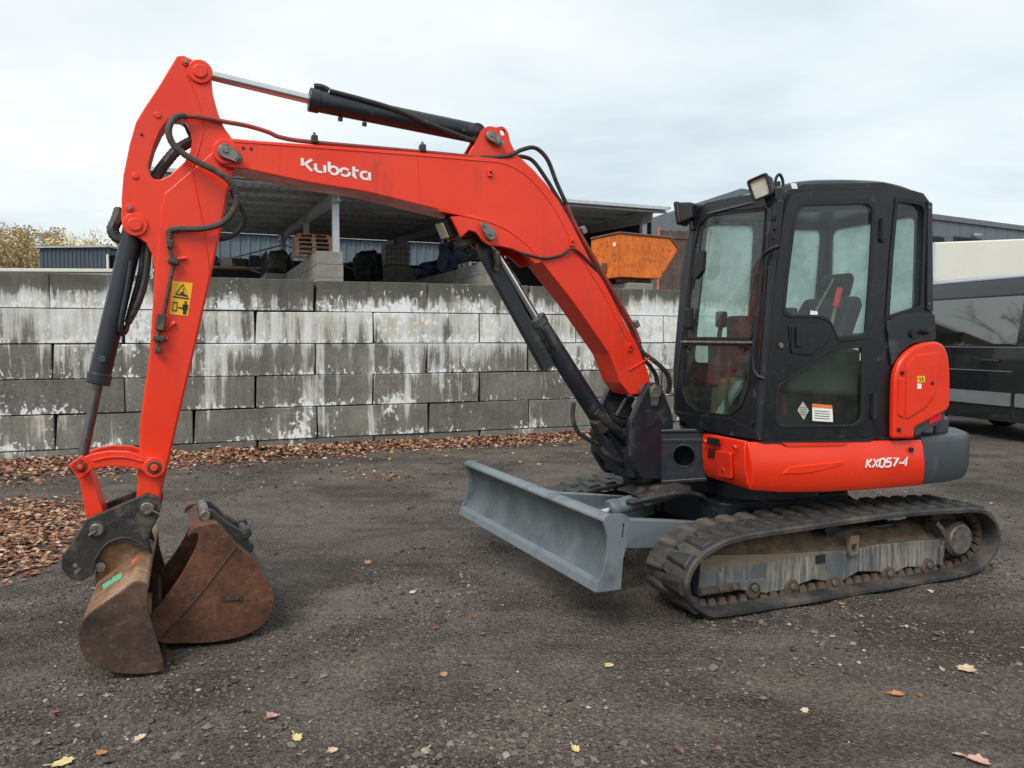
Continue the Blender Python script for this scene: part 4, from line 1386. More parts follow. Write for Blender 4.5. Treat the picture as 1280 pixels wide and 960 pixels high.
# counterweight
cwf = [(-.572, .918), (-.80, .915), (-1.02, .875), (-1.16, .80), (-1.30, .62), (-1.40, .34), (-1.44, 0), (-1.40, -.34), (-1.28, -.66), (-1.02, -.86), (-.72, -.92), (-.62, -.92), (-.62, -.60), (-.80, 0), (-.62, .60)]
def scaled(f, k, dx=0): return [Vector((-.6 + (p[0] + .6) * k, p[1] * (1 - (1 - k) * .6), 0)) for p in f]
rings = []
for z, k in ((.632, .965), (.66, .985), (.72, 1.0), (.90, 1.0), (.925, .985), (.935, .96)):
    rings.append([Vector((p.x, p.y, z)) for p in scaled(cwf, k)])
cw = MB().loft(rings).build('counterweight', 'counterweight_grey', ex, smooth=True, angle=40)
MB().slab(rounded([(-.76, .20, .93), (-.76, .84, .93), (-.98, .80, .93), (-1.12, .55, .93), (-1.2, .2, .93)], .08), (0, 0, .115)).build('upper_step', 'counterweight_grey', cw, 0.02)
MB().tube((-.70, .82, .95), (-.70, .82, 1.0), .05, n=12).build('tow_eye', 'steel', cw, .01)
# engine hood behind the cab
hood = [(-.60, .84), (-.78, .86), (-.90, .70), (-1.05, .45), (-1.14, .1), (-1.14, -.3), (-1.0, -.65), (-.8, -.85), (-.3, -.88), (-.3, -.1), (-.55, -.1)]
rings = []
for z, k in ((.93, .97), (1.30, .98), (1.42, .93), (1.47, .85)):
    rings.append([Vector((-.6 + (p[0] + .6) * k, p[1] * (1 - (1 - k) * .5), z)) for p in hood])
MB().loft(rings).build('engine_hood', 'cab_black', ex, smooth=True, angle=35)
# right hand tank cover, mostly hidden behind the cab
MB().slab(rounded([(-.12, -.14, .86), (-.12, -.86, .86), (-.6, -.88, .86), (-.6, -.14, .86)], .06), (0, 0, .36)).build('tank_cover', 'panel_red', ex, 0.05, seg=3)

# red side skirt: front piece turning the corner and long main piece
def skirt(edge_top, edge_bot, name, bulge=0.03):
    n = len(edge_top)
    rows = []
    for k, (b_, f_) in enumerate(((0.0, -.02), (0.0, 0.0), (.12, .012), (.5, .028), (.85, .020), (1.0, -.006), (1.0, -.03))):
        row = []
        for i in range(n):
            p = edge_top[i].lerp(edge_bot[i], b_)
            nrm = SN if name == 'side_skirt' else Vector((.96, .28, 0))
            row.append(p + nrm * f_)
        rows.append(row)
    mb = MB()
    for r_ in rows: mb.v += [tuple(p) for p in r_]
    m_ = len(rows)
    for k in range(m_ - 1):
        for i in range(n - 1):
            mb.f.append((k * n + i, k * n + i + 1, (k + 1) * n + i + 1, (k + 1) * n + i))
    # end caps and back
    mb.f.append(tuple(k * n for k in range(m_)))
    mb.f.append(tuple(k * n + n - 1 for k in range(m_))[::-1])
    mb.f.append(tuple([i for i in range(n)][::-1] + [(m_ - 1) * n + i for i in range(n)]))
    return mb.build(name, 'panel_red', ex, 0.006, True, angle=32)
top = SS([(934, 552.5), (975, 553), (1030, 552.5), (1090, 551), (1152, 549.5)])
bot = SS([(939, 613), (975, 616), (1030, 615.5), (1090, 612), (1152, 607)])
sk1 = skirt(top, bot, 'side_skirt')
p0, p1 = S(932, 551.5), EX.survey((879, 541), (.66, .26, 0), (.80, .60, 0))
q0, q1 = S(937, 612.5), EX.survey((883, 596), (.66, .26, 0), (.80, .60, 0))
tl = [p0, p0.lerp(p1, .5), p1]
bl_ = [q0, q0.lerp(q1, .5), q1]
sk2 = skirt(tl, bl_, 'corner_skirt')
# pressed details on the corner piece
nv = (p1 - p0).cross(q0 - p0).normalized()
if nv.x < 0: nv = -nv
def CP(px, py, out=0.030): return EX.survey((px, py), p0 + nv * out, nv)
MB().slab([CP(*p) for p in ((886, 546), (900, 549), (900, 558), (886, 555))], nv * .012).build('rating_plate', 'black_print', sk2)
for i in range(4):
    y = 560 + i * 3.2
    MB().slab([CP(*p) for p in ((885.5, y), (893.5, y + 1.2), (893.5, y + 2.6), (885.5, y + 1.4))], nv * .008).build('vent_slot', 'black_print', sk2)
MB().slab(rounded([CP(*p) for p in ((897, 563), (915, 566), (917, 598), (901, 595))], .01), nv * .014).build('access_flap', 'panel_red', sk2, 0.004)
for q in ((883, 552), (920, 559), (906, 588)):
    p = CP(*q)
    MB().tube(p, p + nv * .016, .016 if q[0] != 906 else .024, n=14).build('screw', 'panel_red', sk2, 0.003)
    MB().tube(p + nv * .016, p + nv * .019, .007, n=10).build('screw_slot', 'black_print', sk2)
# recessed crease and screw on the long piece
cr_ = rounded(SS([(975, 592), (985, 583), (1015, 580), (1052, 576), (1053, 581), (1020, 589), (1000, 592)], .014), .02)
MB().slab(cr_, SN * .016).build('pressed_rib', 'panel_red', sk1, 0.007, True)
MB().slab(rounded(SS([(975, 553.5), (1058, 553), (1052, 557), (983, 558)], .004), .006), SN * .012).build('grip_recess', 'panel_red', sk1, 0.004)
p = S(1138, 562, .02); MB().tube(p, p + SN * .014, .015, n=14).build('screw', 'black_print', sk1)

# black side frame of the cab
A_open = SS([(984, 262), (990, 249), (1002, 245), (1095, 242), (1100, 250), (1098, 300), (1086, 541), (960, 544), (965, 459), (973, 350)])
rear_win = rounded(SS([(1120, 248), (1151, 253), (1157, 261), (1152, 384), (1138, 388), (1119, 394), (1108, 398), (1113, 320)]), .012)
side_out = SS([(953, 551), (957, 500), (965, 400), (972, 320), (979, 240), (1005, 229), (1105, 227), (1155, 241), (1163, 252), (1164.5, 388), (1168, 393), (1168, 430), (1166, 470), (1150, 549)])
side = MB().slab(side_out, -SN * .055, [A_open, rear_win]).build('cab_side', 'cab_black', ex, 0.010)
MB().slab(rounded(SS([(1119, 246), (1152, 251), (1158.5, 260), (1153.5, 386), (1138, 390), (1118, 396.5), (1106, 400), (1111.5, 320)], .001), .012), SN * .006, [[q + SN * .001 for q in rounded(SS([(1122, 252), (1150, 256.5), (1154.5, 263), (1150, 382), (1137, 385.5), (1119, 391), (1111, 394), (1116, 320)]), .012)]]).build('window_seal', 'rubber_seal', side, 0.002)
MB().slab([q - SN * .02 for q in rear_win], -SN * .006).build('quarter_pane', 'cab_glass', side)
# shoulder with key and cap below the quarter window
sh = rounded(SS([(1106, 402), (1122, 394), (1140, 391), (1166, 393), (1167.5, 424), (1150, 427), (1137, 430), (1122, 442), (1112, 458)], .0), .012)
MB().slab(sh, SN * .016).build('shoulder_panel', 'dark_paint', side, 0.008)
p = S(1141, 417, .016); MB().tube(p, p + SN * .012, .028, n=18).build('lock', 'cab_black', side, .003)
p = S(1154, 415, .016); MB().tube(p, p + SN * .05, .018, n=14).build('knob', 'rubber_seal', side, .004)
MB().box(S(1141, 417, .029), (.012, .004, .05)).build('key_slot', 'black_print', side)
# rear corner strip beside the quarter window
MB().slab(SS([(1158, 252), (1163.5, 254), (1164.5, 389), (1157, 388)], .0), SN * .014).build('corner_strip', 'dark_paint', side, 0.004)
for q in ((1161, 259), (1161, 380)):
    p = S(*q, .014); MB().tube(p, p + SN * .006, .009, n=10).build('bolt', 'steel', side)

# ---------------- door
def shrink_(P, k):
    c = sum(P, Vector()) / len(P)
    return [c + (p - c) * k for p in P]
d_out = rounded(SS([(980, 268), (987, 245), (1002, 239.5), (1095, 236.7), (1105, 241), (1106.5, 252), (1104, 300), (1091, 547), (955, 550), (960, 459), (969, 350)], .018), [.02, .05, .05, .05, .05, .03, .02, .02, .02, .02, .02])
g_up = rounded(SS([(991, 275), (996, 256), (1005, 251), (1086, 248.5), (1094, 254), (1094.5, 264), (1090, 345), (1084, 424), (1047, 427.5), (1043, 414), (1036, 402), (1022, 397.5), (984, 397.5), (977.5, 391), (982, 345)], .018), .03)
g_lo = rounded(SS([(1081.5, 430), (1045, 434), (1031, 439), (1000, 463), (972, 482), (970, 492), (969, 527), (974, 535), (1069, 534), (1080, 526)], .018), .025)
gapo = [q - SN * .015 for q in shrink_(d_out, 1.022)]
MB().slab(gapo, SN * .006, [shrink_(A_open, .999)]).build('door_gap', 'black_print', side)
door = MB().slab(d_out, -SN * .03, [g_up, g_lo]).build('door', 'cab_black', ex, 0.007)
def shrink(P, k):
    c = sum(P, Vector()) / len(P)
    return [c + (p - c) * k for p in P]
for nm, gp, mt in (('upper_pane', g_up, 'cab_glass'), ('lower_pane', g_lo, 'cab_glass_low')):
    pn = MB().slab([q - SN * .016 for q in gp], -SN * .005).build(nm, mt, door)
    MB().slab([q - SN * .012 for q in gp], SN * .016, [[q - SN * .012 for q in shrink(gp, .93)]]).build('pane_seal', 'rubber_seal', door, 0.003)
# handle recess with pull, lock barrel, latch guard
MB().slab(rounded(SS([(985, 405), (1036, 405), (1038, 420), (1028, 433), (1012, 444), (988, 442)], .018), .02), SN * .008).build('handle_plate', 'cab_black', door, 0.004)
MB().slab(rounded(SS([(989.5, 408), (1006, 408), (1006, 440), (989.5, 439)], .027), .012), SN * .002).build('handle_recess', 'black_print', door)
MB().slab(rounded(SS([(994, 408), (1002, 408), (1002, 434), (994, 434)], .030), .01), SN * .018).build('handle', 'rubber_seal', door, 0.005)
p = S(975, 432, .018); MB().tube(p, p + SN * .012, .016, n=16).build('lock_barrel', 'steel', door, .003)
for q, h in (((1103, 288), 30), ((1092, 508), 32)):
    a = S(q[0], q[1] - h / 2, .018); b = S(q[0] - 1, q[1] + h / 2, .018)
    MB().tube(a + SN * .012, b + SN * .012, .014, n=10).build('hinge', 'rubber_seal', door, .003)
    MB().slab(SS([(q[0] - 4, q[1] - h / 2 + 3), (q[0] + 5, q[1] - h / 2 + 3), (q[0] + 4, q[1] + h / 2 - 3), (q[0] - 5, q[1] + h / 2 - 3)], .016), SN * .012).build('hinge_leaf', 'cab_black', door, .003)
# stickers inside the lower pane
MB().slab(SS([(1015, 505), (1040, 507), (1041, 527.5), (1015.5, 526)], .006), SN * .002).build('notice', 'white_print', door)
MB().slab(SS([(1015, 504.5), (1040, 506.5), (1040.2, 510.5), (1015.1, 508.5)], .0085), SN * .002).build('notice_band', 'orange_print', door)
for i in range(4):
    y = 513 + i * 3
    MB().slab(SS([(1018, y), (1037, y + 1.4), (1037, y + 2.1), (1018, y + .7)], .0085), SN * .001).build('notice_line', 'black_print', door)
MB().slab(SS([(1003.5, 502), (1011, 513), (1004.5, 525), (996.5, 513)], .006), SN * .002).build('diamond_sticker', 'plastic_white', door)
for i in range(4):
    y = 509 + i * 2.8
    MB().slab(SS([(1000, y), (1008, y + .5), (1008, y + 1.1), (1000, y + .6)], .0085), SN * .001).build('sticker_line', 'console_grey', door)
MB().slab(SS([(1066, 432), (1073, 433.5), (1072.5, 438), (1065.5, 436.5)], .006), SN * .002).build('tag', 'white_print', door)
MB().slab(SS([(1075, 441), (1079, 441.5), (1078.5, 451), (1074.5, 450.5)], .006), SN * .002).build('tag', 'white_print', door)
MB().slab(SS([(1013, 388), (1022, 389.5), (1021.5, 395), (1012.5, 393.5)], .004), SN * .002).build('tag', 'white_print', door)

# ---------------- red service cover behind the door
rc = catmull(SS([(1109, 547), (1110, 486), (1113, 462), (1122, 445), (1139, 431.5), (1160, 427), (1172, 432), (1178, 447), (1180, 475), (1179.5, 507)], .0), 3)
rc = rc + SS([(1176, 512), (1136, 534), (1135.5, 547)])
cov_ = MB().slab([q + SN * .005 for q in rc], SN * .045).build('service_cover', 'panel_red', ex, 0.016, seg=3)
ip = rounded(SS([(1132, 456), (1143, 444), (1172, 440.5), (1172, 462), (1168, 493), (1156, 509), (1132, 524)], .05), .02)
MB().slab(ip, SN * .008).build('cover_panel', 'panel_red', cov_, 0.006)
MB().slab(rounded(SS([(1123, 473), (1131, 472), (1130, 523), (1122, 519)], .05), .012), SN * .007).build('cover_grip', 'panel_red', cov_, 0.005)
MB().slab(SS([(1146.5, 470), (1156, 470), (1156, 478), (1146.5, 478)], .0585), SN * .002).build('sticker', 'yellow_sticker', cov_)
for a_, b_ in (((1149, 472), (1150, 476)), ((1152, 471.5), (1153.2, 476.5))):
    MB().slab(SS([a_, (a_[0] + 1.2, a_[1]), (b_[0] + 1.2, b_[1]), b_], .061), SN * .001).build('sticker_mark', 'black_print', cov_)
MB().slab(SS([(1146.5, 479.5), (1151.5, 479.5), (1151.5, 486), (1146.5, 486)], .0585), SN * .002).build('sticker', 'white_print', cov_)
for q in ((1127, 466), (1164, 479), (1123, 537)):
    p = S(*q, .05); MB().tube(p, p + SN * .011, .013, n=14).build('screw', 'rubber_seal', cov_, .003)
MB().slab(SS([(1136, 535), (1176, 512.5), (1176, 525), (1140, 545)], .004), SN * .03).build('lower_trim', 'counterweight_grey', ex, 0.006)
MB().slab(SS([(1161, 524), (1175.5, 516.5), (1175.5, 524), (1161, 531)], .034), SN * .006).build('reflector', 'reflector_red', ex, 0.002)

# ---------------- cab front, far side, back, floor, roof
cb, ct = S(949, 550), S(968, 240)
fe = ct - cb
FNm = fe.cross(Vector((0, 1, 0))).normalized()
if FNm.x < 0: FNm = -FNm
def FP(px, py, out=0.0): return EX.survey((px, py), cb + FNm * out, FNm)
def FS(pts, out=0.0): return [FP(p[0], p[1], out) for p in pts]
f_out = FS([(949, 549), (958, 430), (963, 350), (972, 250), (962, 240), (917, 245), (884, 252), (870, 260), (862, 285), (853, 330), (846, 400), (841, 460), (842, 513), (864, 534)])
f_up = rounded(FS([(959, 258), (955, 262), (884, 268), (873, 278), (866, 310), (861, 351), (854, 424), (940, 425), (947, 380), (955, 310)][1:] ), .035)
f_up = rounded(FS([(958, 260), (884, 268), (873, 279), (866, 312), (861, 351), (854, 424), (940, 425), (947, 378), (955, 305)]), .03)
f_lo = rounded(FS([(940, 431), (853, 430), (852, 486), (858, 504), (871, 514), (912, 520), (927, 508), (936, 484)]), .03)
front = MB().slab(f_out, -FNm * .05, [f_up, f_lo]).build('cab_front', 'cab_black', ex, 0.008)
for nm, gp, mt in (('upper_windscreen', f_up, 'cab_glass_wet'), ('lower_windscreen', f_lo, 'cab_glass_low')):
    MB().slab([q - FNm * .012 for q in gp], -FNm * .005).build(nm, mt, front)
    MB().slab([q - FNm * .008 for q in gp], FNm * .012, [[q - FNm * .008 for q in shrink(gp, .965)]]).build('windscreen_seal', 'rubber_seal', front, 0.002)
MB().tube(FP(852, 427.5, .004), FP(942, 428.5, .004), .010, n=8).build('screen_bar', 'steel', front)
for q in ((861, 436), (931, 437)):
    p = FP(*q, -.008); MB().tube(p, p + FNm * .012, .010, n=10).build('glass_clip', 'rubber_seal', front)
# A pillar rounding off the corner between front and side
ap0, ap1 = S(950, 550), S(972, 236)
MB().tube(ap0 + Vector((-.012, -.020, 0)), ap1 + Vector((-.012, -.020, 0)), .036, n=20).build('front_pillar', 'cab_black', ex, 0, True)
far0, far1 = FP(842, 512), FP(868, 257)
MB().tube(far0 + Vector((-.03, .015, 0)), far1 + Vector((-.03, .015, 0)), .035, n=20).build('front_pillar', 'cab_black', ex, 0, True)
yF0, yF1 = far0.y, far1.y
# far side with two windows
aF, aR = .60, -.60
def farside(a, z): return Vector((a, yF0 + (yF1 - yF0) * (z - far0.z) / (far1.z - far0.z), z))
fs_out = [farside(aF, .95), farside(aF - .05, 2.40), farside(aR, 2.42), farside(aR, .95)]
w1 = [farside(.53, 1.40), farside(.49, 2.32), farside(.10, 2.34), farside(.08, 1.40)]
w2 = [farside(.01, 1.36), farside(.02, 2.32), farside(-.50, 2.34), farside(-.50, 1.36)]
w1, w2 = rounded(w1, .05), rounded(w2, .05)
fsd = MB().slab(fs_out, (0, .04, 0), [w1, w2]).build('cab_far_side', 'cab_black', ex, 0.006)
for w_ in (w1, w2):
    MB().add([q + Vector((0, .02, 0)) for q in w_], [tuple(range(len(w_)))]).build('far_pane', 'cab_glass_back', fsd)
# rear wall
yN = .915
rw_out = [Vector((aR, yF0, .95)), Vector((aR, yN - .06, .95)), Vector((aR, yN - .05, 2.40)), Vector((aR, yF1, 2.42))]
rwin = rounded([Vector((aR, yF1 + .05, 1.52)), Vector((aR, yN - .10, 1.52)), Vector((aR, yN - .10, 2.34)), Vector((aR, yF1 + .05, 2.34))], .06)
rwl = MB().slab(rw_out, (.04, 0, 0), [rwin]).build('cab_rear', 'cab_black', ex, 0.006)
MB().add([q + Vector((.018, 0, 0)) for q in rwin], [tuple(range(len(rwin)))]).build('rear_pane', 'cab_glass_back', rwl)
MB().slab([(aF, yF0, .93), (aF, .80, .93), (aR, .86, .93), (aR, yF0, .93)], (0, 0, .04)).build('cab_floor', 'rubber_seal', ex)
MB().slab([(aF - .07, yF1 + .03, 2.36), (aF - .10, .78, 2.355), (aR + .05, .86, 2.405), (aR + .05, yF1 + .03, 2.405)], (0, 0, .02)).build('roof_liner', 'liner_grey', ex)
# dark apron under the windscreen
ap = FS([(842, 514), (864, 535), (951, 551), (949, 540), (918, 524)], .004)
MB().slab(ap, FNm * .012).build('front_apron', 'cab_black', ex, 0.004)
p = FP(942, 528, .01); MB().tube(p, p + FNm * .015, .014, n=10).build('bolt', 'rubber_seal', ex)

# roof cap: rounded shell following the surveyed roof line
def ztop(a):
    pts = [(.66, 2.36), (.56, 2.415), (.45, 2.475), (.30, 2.505), (.0, 2.53), (-.25, 2.535), (-.45, 2.512), (-.60, 2.465), (-.72, 2.42)]
    C_ = catmull([(p[0], 0, p[1]) for p in pts], 5)
    for p, q in zip(C_, C_[1:]):
        if q.x <= a <= p.x: return p.z + (q.z - p.z) * (p.x - a) / max(1e-6, p.x - q.x)
    return pts[-1][1] if a < 0 else pts[0][1]
def zlow(a): return 2.365 + (0.05 if a < .3 else 0.0) * 0 + max(0, min(1, (.55 - a) / .3)) * .055 - max(0, (-.35 - a)) * .12
rf = MB()
na, ny = 40, 24
yl, yr = yF1 - .03, .93
cols_ = []
def roof_pt(u, v):
    # u, v in [-1, 1]; superellipse plan
    k = 5.0
    m_ = (abs(u) ** k + abs(v) ** k) ** (1 / k) if (u or v) else 1
    return u, v
R_ = 30
ringsr = []
NA = 120
for lev, (sc_, hz) in enumerate(((.965, -1), (.995, -.6), (1.0, 0.0), (.985, .45), (.94, .78), (.85, .95), (.6, 1.03), (.25, 1.05))):
    ring = []
    for i in range(NA):
        th = 2 * math.pi * i / NA
        ca, sa = math.cos(th), math.sin(th)
        k = 0.40
        u = math.copysign(abs(ca) ** k, ca) * sc_
        v_ = math.copysign(abs(sa) ** k, sa) * sc_
        a = -.025 + u * .625
        ynear = .842 + (.60 - a) * .066
        y = (ynear + yl) / 2 + v_ * (ynear - yl) / 2 * (1.0)
        zl_, zt_ = zlow(a), ztop(a)
        z = zl_ if hz < -.9 else zl_ + (zt_ - zl_) * (0.10 + .90 * max(hz, 0)) if hz >= 0 else zl_ + (zt_ - zl_) * .04
        if hz > .9: z = zl_ + (zt_ - zl_) * hz
        ring.append(Vector((a, y, z)))
    ringsr.append(ring)
roof = MB().loft(ringsr).build('cab_roof', 'cab_black', ex, smooth=True, angle=50)
MB().slab(SS([(988, 229), (995, 229), (997, 236), (990, 236)], .012), SN * .002).build('roof_sticker', 'white_print', roof)
le = pt(974, 224, .74)
mb = MB(); mb.path([le + Vector((.03, 0, -.05)), le + Vector((.025, 0, .0)), le + Vector((0, 0, .028)), le + Vector((-.025, 0, .0)), le + Vector((-.03, 0, -.05))], .009)
mb.build('lifting_eye', 'cab_black', roof, smooth=True)
p = Vector((.36, .62, ztop(.36) - .02)); MB().tube(p, p + Vector((0, 0, .045)), .012, n=8).build('roof_bolt', 'rubber_seal', roof)

# ---------------- work lights on the cab
def work_light(center, yaw, tilt, name, lensmat, s=1.0):
    e_ = empty(name, center); e_.parent = ex
    e_.rotation_euler = (0, tilt, yaw)
    b = MB()
    fr_ = [Vector((.055, y * s, z * s)) for y, z in ((-.055, -.06), (.055, -.06), (.060, .06), (-.060, .06))]
    bk = [Vector((-.035, y * s, z * s)) for y, z in ((-.04, -.045), (.04, -.045), (.042, .045), (-.042, .045))]
    b.loft([bk, fr_])
    h_ = b.build('housing', 'rubber_seal', e_, 0.010)
    v_ = MB()
    P = rounded([(.056, -.062 * s, -.066 * s), (.056, .062 * s, -.066 * s), (.056, .067 * s, .068 * s), (.056, -.067 * s, .068 * s)], .02)
    v_.slab(P, (.022, 0, 0), [shrink(P, .80)])
    v_.build('bezel', 'rubber_seal', e_, 0.004)
    MB().slab(shrink(P, .82), (.006, 0, 0)).build('lens', lensmat, e_)
    MB().box((-.005, 0, -.085 * s), (.03, .05, .06)).build('bracket', 'rubber_seal', e_, .004)
    return e_
wl_ = work_light(pt(957, 234, .80), R(22), R(8), 'work_light', 'lens', 0.98)
wl_.rotation_euler = (R(14), R(10), R(22))
work_light(FP(866, 265) + Vector((.02, 0.0, 0.0)), R(-62), R(8), 'work_light', 'lens', 1.15)
# grab rail on the front pillar, hose, wiper, mirror
def rail_pt(px, py, o=.045): 
    q = FP(px, py, 0.0); return q + FNm * o + Vector((0, .02, 0))
MB().path([rail_pt(971, 308, .0), rail_pt(963, 316, .04), rail_pt(957, 330), rail_pt(951, 395), rail_pt(946, 452), rail_pt(948, 468, .03), rail_pt(953, 473, .0)], .013).build('grab_rail', 'cab_black', ex, smooth=True)
for q in ((961, 272), (963, 284), (962, 296)):
    MB().box(FP(q[0] + 5, q[1], .012), (.016, .03, .03)).build('pillar_bracket', 'rubber_seal', ex, .004)
wp = empty('wiper'); wp.parent = ex
MB().box(FP(861, 398, .03), (.05, .055, .14)).build('motor_cover', 'rubber_seal', wp, .012)
MB().path([FP(858, 404, .03), FP(862, 360, .035), FP(867, 335, .03)], .007).build('arm', 'rubber_seal', wp, smooth=True)
MB().path([FP(866, 362, .022), FP(873, 320, .022), FP(878, 285, .022)], .008).build('blade', 'black_print', wp, smooth=True)
mp = MB().slab(rounded(FS([(880, 312), (884, 314), (882, 340), (874, 350), (870, 346), (873, 318)], .03), .01), FNm * .03).build('wiper_guard', 'rubber_seal', wp, .006)

# ---------------- inside the cab
seat = empty('operator_seat'); seat.parent = ex
yS_ = .40
sb = MB().slab(rounded([(-.08, yS_ - .24, 1.30), (.36, yS_ - .23, 1.32), (.36, yS_ + .23, 1.32), (-.08, yS_ + .24, 1.30)], .08), (0, 0, .13)).build('cushion', 'seat_black', seat, .04, seg=3)
bk = [(-.10, 1.38), (-.20, 1.40), (-.36, 1.78), (-.34, 1.84), (-.27, 1.84), (-.18, 1.70)]
MB().prism(bk, yS_ - .23, yS_ + .23).build('backrest', 'seat_black', seat, .04, seg=3)
MB().prism([(-.31, 1.83), (-.36, 1.84), (-.40, 1.97), (-.36, 2.01), (-.31, 1.97)], yS_ - .12, yS_ + .12).build('headrest', 'seat_black', seat, .03, seg=3)
MB().box((.12, yS_, 1.12), (.38, .40, .34)).build('pedestal', 'console_grey', seat, .02)
for s_ in (-1, 1):
    y = yS_ + .33 * s_
    c_ = empty('control_console'); c_.parent = ex
    MB().slab(rounded([(-.15, y - .07, 1.20), (.42, y - .06, 1.24), (.42, y + .06, 1.24), (-.15, y + .07, 1.20)], .03), (0, 0, .30)).build('armrest', 'console_grey', c_, .03)
    MB().path([(.34, y, 1.50), (.36, y, 1.58), (.345, y, 1.66)], .016).build('joystick', 'rubber_seal', c_, smooth=True)
    MB().slab(rounded([(.31, y - .03, 1.64), (.38, y - .03, 1.64), (.39, y + .03, 1.64), (.31, y + .03, 1.64)], .02), (0, 0, .11)).build('grip', 'rubber_seal', c_, .015)
sl0, sl1 = S(1041, 398, -.20), S(1050, 360, -.20)
sl = MB().tube(S(1036, 420, -.20), sl0.lerp(sl1, .4), .010, n=8).build('safety_lever', 'steel', ex)
MB().tube(sl0.lerp(sl1, .35), sl1, .020, n=10).build('grip', 'lever_red', sl, .006)
MB().tube(S(1018, 392, -.22), S(1042, 348, -.22), .008, n=6).build('safety_bar', 'steel', ex)
MB().box(Vector((.22, .10, 1.62)), (.10, .16, .20)).build('monitor', 'rubber_seal', ex, .02)
MB().box(Vector((-.40, .60, 1.45)), (.22, .30, .30)).build('storage_box', 'console_grey', ex, .03)
surf('beige_trim', (0.13, 0.10, 0.055), 0.7, var=0.2)
MB().slab(rounded([(.02, .02, .97), (.40, .02, .97), (.40, .20, .97), (.02, .20, .97)], .04), (0, 0, .33)).build('side_console', 'beige_trim', ex, .03)
for s_ in (-.12, .12):
    MB().path([(.42, yS_ + s_, .98), (.46, yS_ + s_, 1.15), (.43, yS_ + s_, 1.42)], .012).build('travel_lever', 'console_grey', ex, smooth=True)
    MB().box((.47, yS_ + s_, 1.02), (.16, .09, .03), Matrix.Rotation(R(-25), 3, 'Y')).build('pedal', 'console_grey', ex, .006)
MB().slab([(.56, .20, .98), (.30, .20, 1.30), (.27, .20, 1.28), (.53, .20, .97)], (0, .06, 0)).build('footrest', 'liner_grey', ex, .005)
MB().path([(.35, .70, 1.1), (.40, .72, 1.4), (.30, .74, 1.6)], .02).build('heater_hose', 'pipe_red', ex, smooth=True)

# ---------------- front of the platform: box with hole, swing bracket
BN = Vector((.63, .776, 0)); BO = Vector((.86, .08, 0))
def BP(px, py, out=0.0): return EX.survey((px, py), BO + BN * out, BN)
hc_ = BP(855, 570); bu = Vector((-.776, .63, 0))
hole = [hc_ + bu * (.068 * math.cos(k * math.pi / 14)) + Vector((0, 0, .068 * math.sin(k * math.pi / 14))) for k in range(28)]
fb = MB().slab([BP(*q) for q in ((826, 602), (883, 598), (880, 540), (826, 541))], -BN * .03, [hole]).build('front_box', 'dark_paint', ex, 0.006)
MB().slab(shrink_(hole, 1.14), BN * .006, [hole]).build('hole_rim', 'dark_paint', fb, .002)
MB().slab([q - BN * .16 for q in shrink_(hole, 1.5)], -BN * .01).build('box_inside', 'dark_void', fb)
MB().slab([BP(826, 541, .012), BP(880, 540, .012), BP(880, 540, .012) - BN * .25, BP(826, 541, .012) - BN * .25], (0, 0, .02)).build('box_lid', 'dark_paint', fb, .004)
MB().slab([BP(828, 549, .001), BP(879, 548, .001), BP(879, 552, .001), BP(828, 553, .001)], BN * .006).build('box_ledge', 'dark_paint', fb, .002)
MB().slab([BP(826, 601, .018), BP(884, 597, .018), BP(884, 597, .018) - BN * .20, BP(826, 601, .018) - BN * .20], (0, 0, -.022)).build('box_sill', 'dark_paint', fb, .004)
sb_ = empty('swing_bracket'); sb_.parent = ex
ck = py_([(812, 478), (820, 478), (828, 484), (836, 505), (842, 520), (842, 560), (832, 600), (803, 599), (787, 572), (787.5, 529), (802, 497)], 0.10)
ckr = [(p.x, p.y) for p in rounded([(a, z, 0) for a, z in ck], .025)]
MB().prism(ckr, .045, .10).build('cheek', 'dark_paint', sb_, .010)
dz = [(a + .02, z - .03) for a, z in ckr]
MB().prism(dz, -.40, -.345).build('cheek', 'dark_paint', sb_, .010)
MB().prism([(.66, .62), (1.02, .64), (1.04, .80), (.92, .92), (.70, .95)], -.345, .045).build('post', 'dark_paint', sb_, .012)
MB().tube((.80, YB, .58), (.80, YB, .70), .16, n=28).build('pivot', 'dark_paint', sb_, .01, True)
sp_ = py_([(806, 549), (814, 530), (822, 528), (824, 545), (818, 556)], .105)
MB().prism(py_([(808, 515), (818, 512), (819, 531), (809, 534)], .104), .100, .106).build('recess', 'dark_void', sb_, .002)
p = pt(818, 490, .10)
MB().tube((p.x, -.40, p.z), (p.x, .125, p.z), .042, n=24).build('pin', 'steel', sb_, .006, True)
MB().prism(py_([(812, 484), (819, 480), (826, 486), (822, 508), (815, 508)], .115), .102, .118).build('pin_keeper', 'steel', sb_, .004)
p = pt(818.5, 504, .115); MB().tube((p.x, .115, p.z), (p.x, .133, p.z), .014, n=6).build('bolt', 'steel', sb_)

